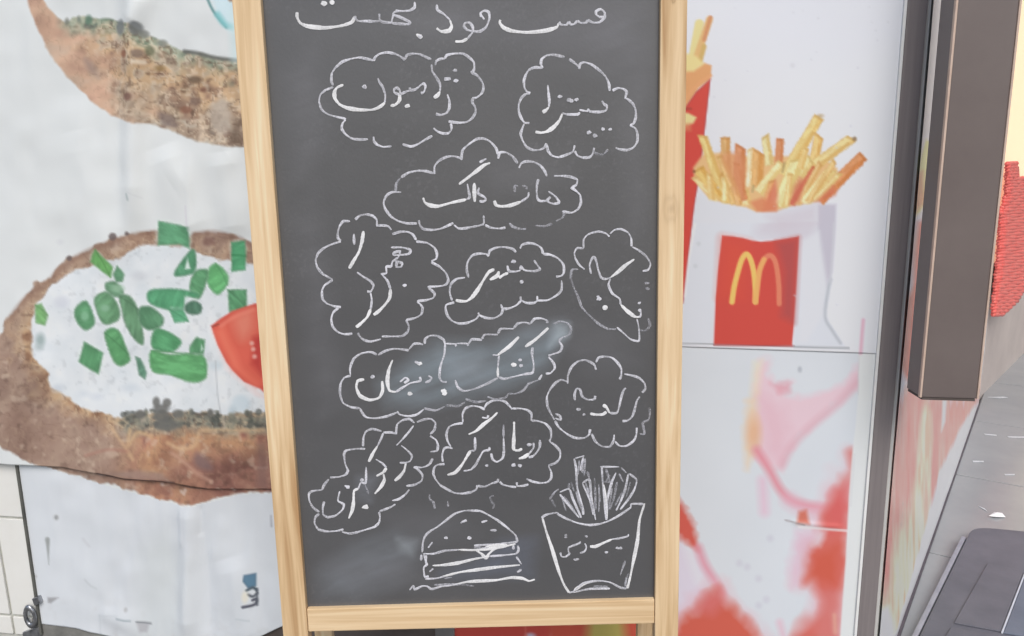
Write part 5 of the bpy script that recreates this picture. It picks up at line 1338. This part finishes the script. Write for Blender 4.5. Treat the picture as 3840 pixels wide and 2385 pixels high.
chalk('chalk_cloud', T10, [('n', [[(590,390),(585,280),(630,190),(720,160),(820,170),(900,210)],[(890,190),(930,130),(1010,85),(1110,80),(1190,100),(1250,160),(1285,205)],[(1285,195),(1400,195),(1500,215),(1560,270),(1560,370)],[(1560,365),(1660,375),(1760,410),(1830,490),(1840,590),(1815,660)],[(1815,660),(1900,720),(1965,800),(1965,890),(1910,960),(1800,1005)],[(1800,1010),(1840,1090),(1840,1180),(1790,1235),(1690,1250),(1580,1230),(1490,1190)],[(1520,1270),(1440,1290),(1360,1290),(1355,1240)],[(1345,1310),(1240,1295),(1150,1270),(1110,1230)],[(1085,1190),(1080,1230),(990,1260),(900,1300),(800,1290)],[(790,1280),(780,1340),(700,1380),(580,1400),(470,1390),(370,1340),(270,1280),(200,1190),(170,1110),(190,1020),(240,990),(330,980)],[(305,950),(295,860),(320,770),(370,745),(445,760)],[(420,740),(375,660),(355,560),(390,460),(470,420),(590,400)]])])
chalk('chalk_word', T10, [('n', [[(1680,640),(1680,730),(1640,810),(1580,870),(1520,885)],[(1590,680),(1590,750),(1530,830)],[(965,740),(960,780),(880,800),(830,880),(770,990),(700,1060),(600,1080)],[(760,600),(760,780),(700,790)],[(860,320),(930,330),(950,290)],[(1165,600),(1170,800),(1150,900),(1070,950),(1010,910),(990,830)]]),
 ('b', [[(1530,830),(1460,880),(1380,905)],[(1430,765),(1370,790),(1310,770),(1310,650),(1315,500),(1315,380)],[(1080,250),(1000,330),(880,420),(780,510),(670,560)],[(700,790),(650,870),(570,1000),(480,1100),(370,1135)]]),
 ('f', [[(1165,420),(1165,600)]])],[(1530,705,9),(925,1000,7),(1310,995,9),(1400,1005,9)])
T11 = (0.2778, 1500, 1840)
chalk('chalk_burger_drawing', T11, [('n', [[(300,830),(310,700),(340,610),(400,550),(500,490),(620,400),(740,310),(870,270),(980,268),(1090,275),(1200,330),(1320,400),(1450,500),(1560,600),(1585,690)],[(1585,690),(1450,705),(1200,725),(1000,740)],[(310,850),(450,850),(600,810),(800,795)],[(1200,885),(1400,870),(1560,850),(1600,800),(1590,740)],[(1570,890),(1640,990)],[(320,860),(350,960),(360,1000),(320,1040),(335,1160),(390,1150)],[(350,870),(355,970)],[(450,1050),(400,1090)],[(340,1190),(500,1180),(600,1150)],[(1640,1060),(1580,1100)],[(285,940),(290,860)],[(130,1340),(180,1280),(200,1330),(300,1285),(370,1290),(430,1325),(560,1290),(700,1275)],[(820,440),(840,420),(900,395)],[(1100,425),(1180,400)],[(1215,533),(1305,533)],[(380,770),(440,690)],[(1530,720),(1530,790)]]),
 ('b', [[(800,795),(1000,800),(1200,780),(1400,750),(1560,715)],[(1020,800),(1100,850),(1160,905),(1200,850),(1280,780),(1400,740)],[(440,1010),(600,1000),(800,970),(1000,920),(1200,885)],[(600,1150),(800,1100),(1000,1070),(1300,1030),(1620,1000)],[(700,1275),(900,1230),(1100,1215),(1300,1205),(1500,1170),(1650,1180),(1740,1215),(1820,1195)],[(1150,760),(1250,740),(1450,730)]]),
 ('f', [[(460,1270),(800,1262),(1000,1285)],[(400,50),(400,110),(450,150),(470,240)],[(645,140),(650,210)],[(1270,60),(1215,90),(1240,150),(1270,190),(1255,240)],[(600,1180),(700,1165)],[(1000,770),(1200,765)]])],[(625,630,8),(935,630,9)])
T12 = (0.3837, 1980, 1680)
chalk('chalk_fries_drawing', T12, [('n', [[(130,680),(180,650),(280,630),(300,650),(400,700),(500,735),(600,750),(700,740),(800,705),(900,650),(1000,580),(1010,545),(1130,545)],[(400,1410),(440,1400),(540,1320),(680,1295),(800,1310),(900,1360),(960,1370)],[(440,1410),(600,1375),(800,1370)],[(310,450),(400,560),(500,680)],[(310,430),(400,400),(440,500),(520,680)],[(530,340),(600,310),(620,480),(660,700)],[(530,340),(600,500),(640,650)],[(720,180),(730,350),(750,550),(765,700)],[(860,240),(820,330),(780,480),(770,690)],[(980,250),(950,400),(900,530),(860,610)],[(990,250),(1060,310),(1040,400),(980,500),(900,600)],[(450,100),(470,200),(480,380),(530,560),(540,650)]]),
 ('t', [[(460,100),(550,75)],[(540,90),(510,220)],[(705,183),(890,183)],[(980,840),(975,860),(900,880),(820,890)],[(555,930),(570,970),(550,1010),(505,1025)],[(510,910),(500,930),(400,970),(395,1010),(405,1030),(370,1060),(330,1060),(315,1020)]]),
 ('b', [[(1140,540),(1090,700),(1070,900),(1030,1100),(1000,1250),(970,1370)],[(140,680),(180,820),(240,1000),(300,1200),(350,1330),(400,1410)],[(820,890),(740,925),(660,960),(605,960)],[(740,355),(760,560),(768,700)],[(450,1390),(540,1330),(640,1300)]]),
 ('f', [[(210,500),(260,430),(300,400)],[(230,500),(270,580)],[(400,400),(400,340)],[(330,480),(370,610)],[(555,100),(550,270)],[(650,290),(655,400),(660,600)],[(740,330),(830,325)],[(870,330),(840,480),(800,600)],[(910,190),(960,240)],[(700,480),(690,620)],[(920,430),(850,560)],[(580,380),(640,560)],[(690,350),(700,520)],[(800,260),(760,330)],[(760,200),(800,320)],[(890,250),(930,330)],[(1000,330),(960,470)],[(470,420),(520,600)],[(350,470),(470,640)],[(420,330),(450,420)],[(500,120),(490,260)],[(530,130),(530,240)],[(560,330),(640,620)],[(820,390),(790,600)],[(950,1100),(900,1240)],[(980,1220),(945,1340)],[(960,1260),(950,1360)],[(580,230),(600,300)],[(640,1350),(780,1350)]])],
 [(370,850,6),(370,870,6),(570,860,6),(875,975,7),(905,975,7),(765,1015,7),(460,1088,7),(485,1083,7)])

# ------------------------------------------------------------------ small hardware on the tiles
hk = empty('ring_bolt', tuple(wall(112, 2310, 0.0)), label='small grey steel ring bolt on the white tile at lower left', cat='bolt')
hc = np.array(wall(114, 2312, 0.012))
vs, fs = [], []
A, Bn = 18, 8
for i in range(A):
    a = 2 * math.pi * i / A
    for j in range(Bn):
        b2 = 2 * math.pi * j / Bn
        rr = 0.0155 + 0.0052 * math.cos(b2)
        vs.append(hc + WR * rr * math.cos(a) * 0.8 + UP * rr * math.sin(a) * 1.5 + WN * 0.0052 * math.sin(b2))
for i in range(A):
    for j in range(Bn):
        fs.append((i * Bn + j, ((i + 1) % A) * Bn + j, ((i + 1) % A) * Bn + (j + 1) % Bn, i * Bn + (j + 1) % Bn))
child_of(mesh_obj('ring', vs, fs, M_STEEL, None, True), hk)
sh = [wall(x, y, 0.016) for x, y in [(118, 2246), (140, 2240), (150, 2262), (128, 2274)]]
slab_obj('shackle', sh, -WN * 0.014, M_STEEL, hk, 0.002)
bs = [wall(x, y, 0.008) for x, y in [(84, 2372), (146, 2352), (160, 2420), (92, 2440)]]
slab_obj('bolt_plate', bs, -WN * 0.007, M_STEEL, hk, 0.001)
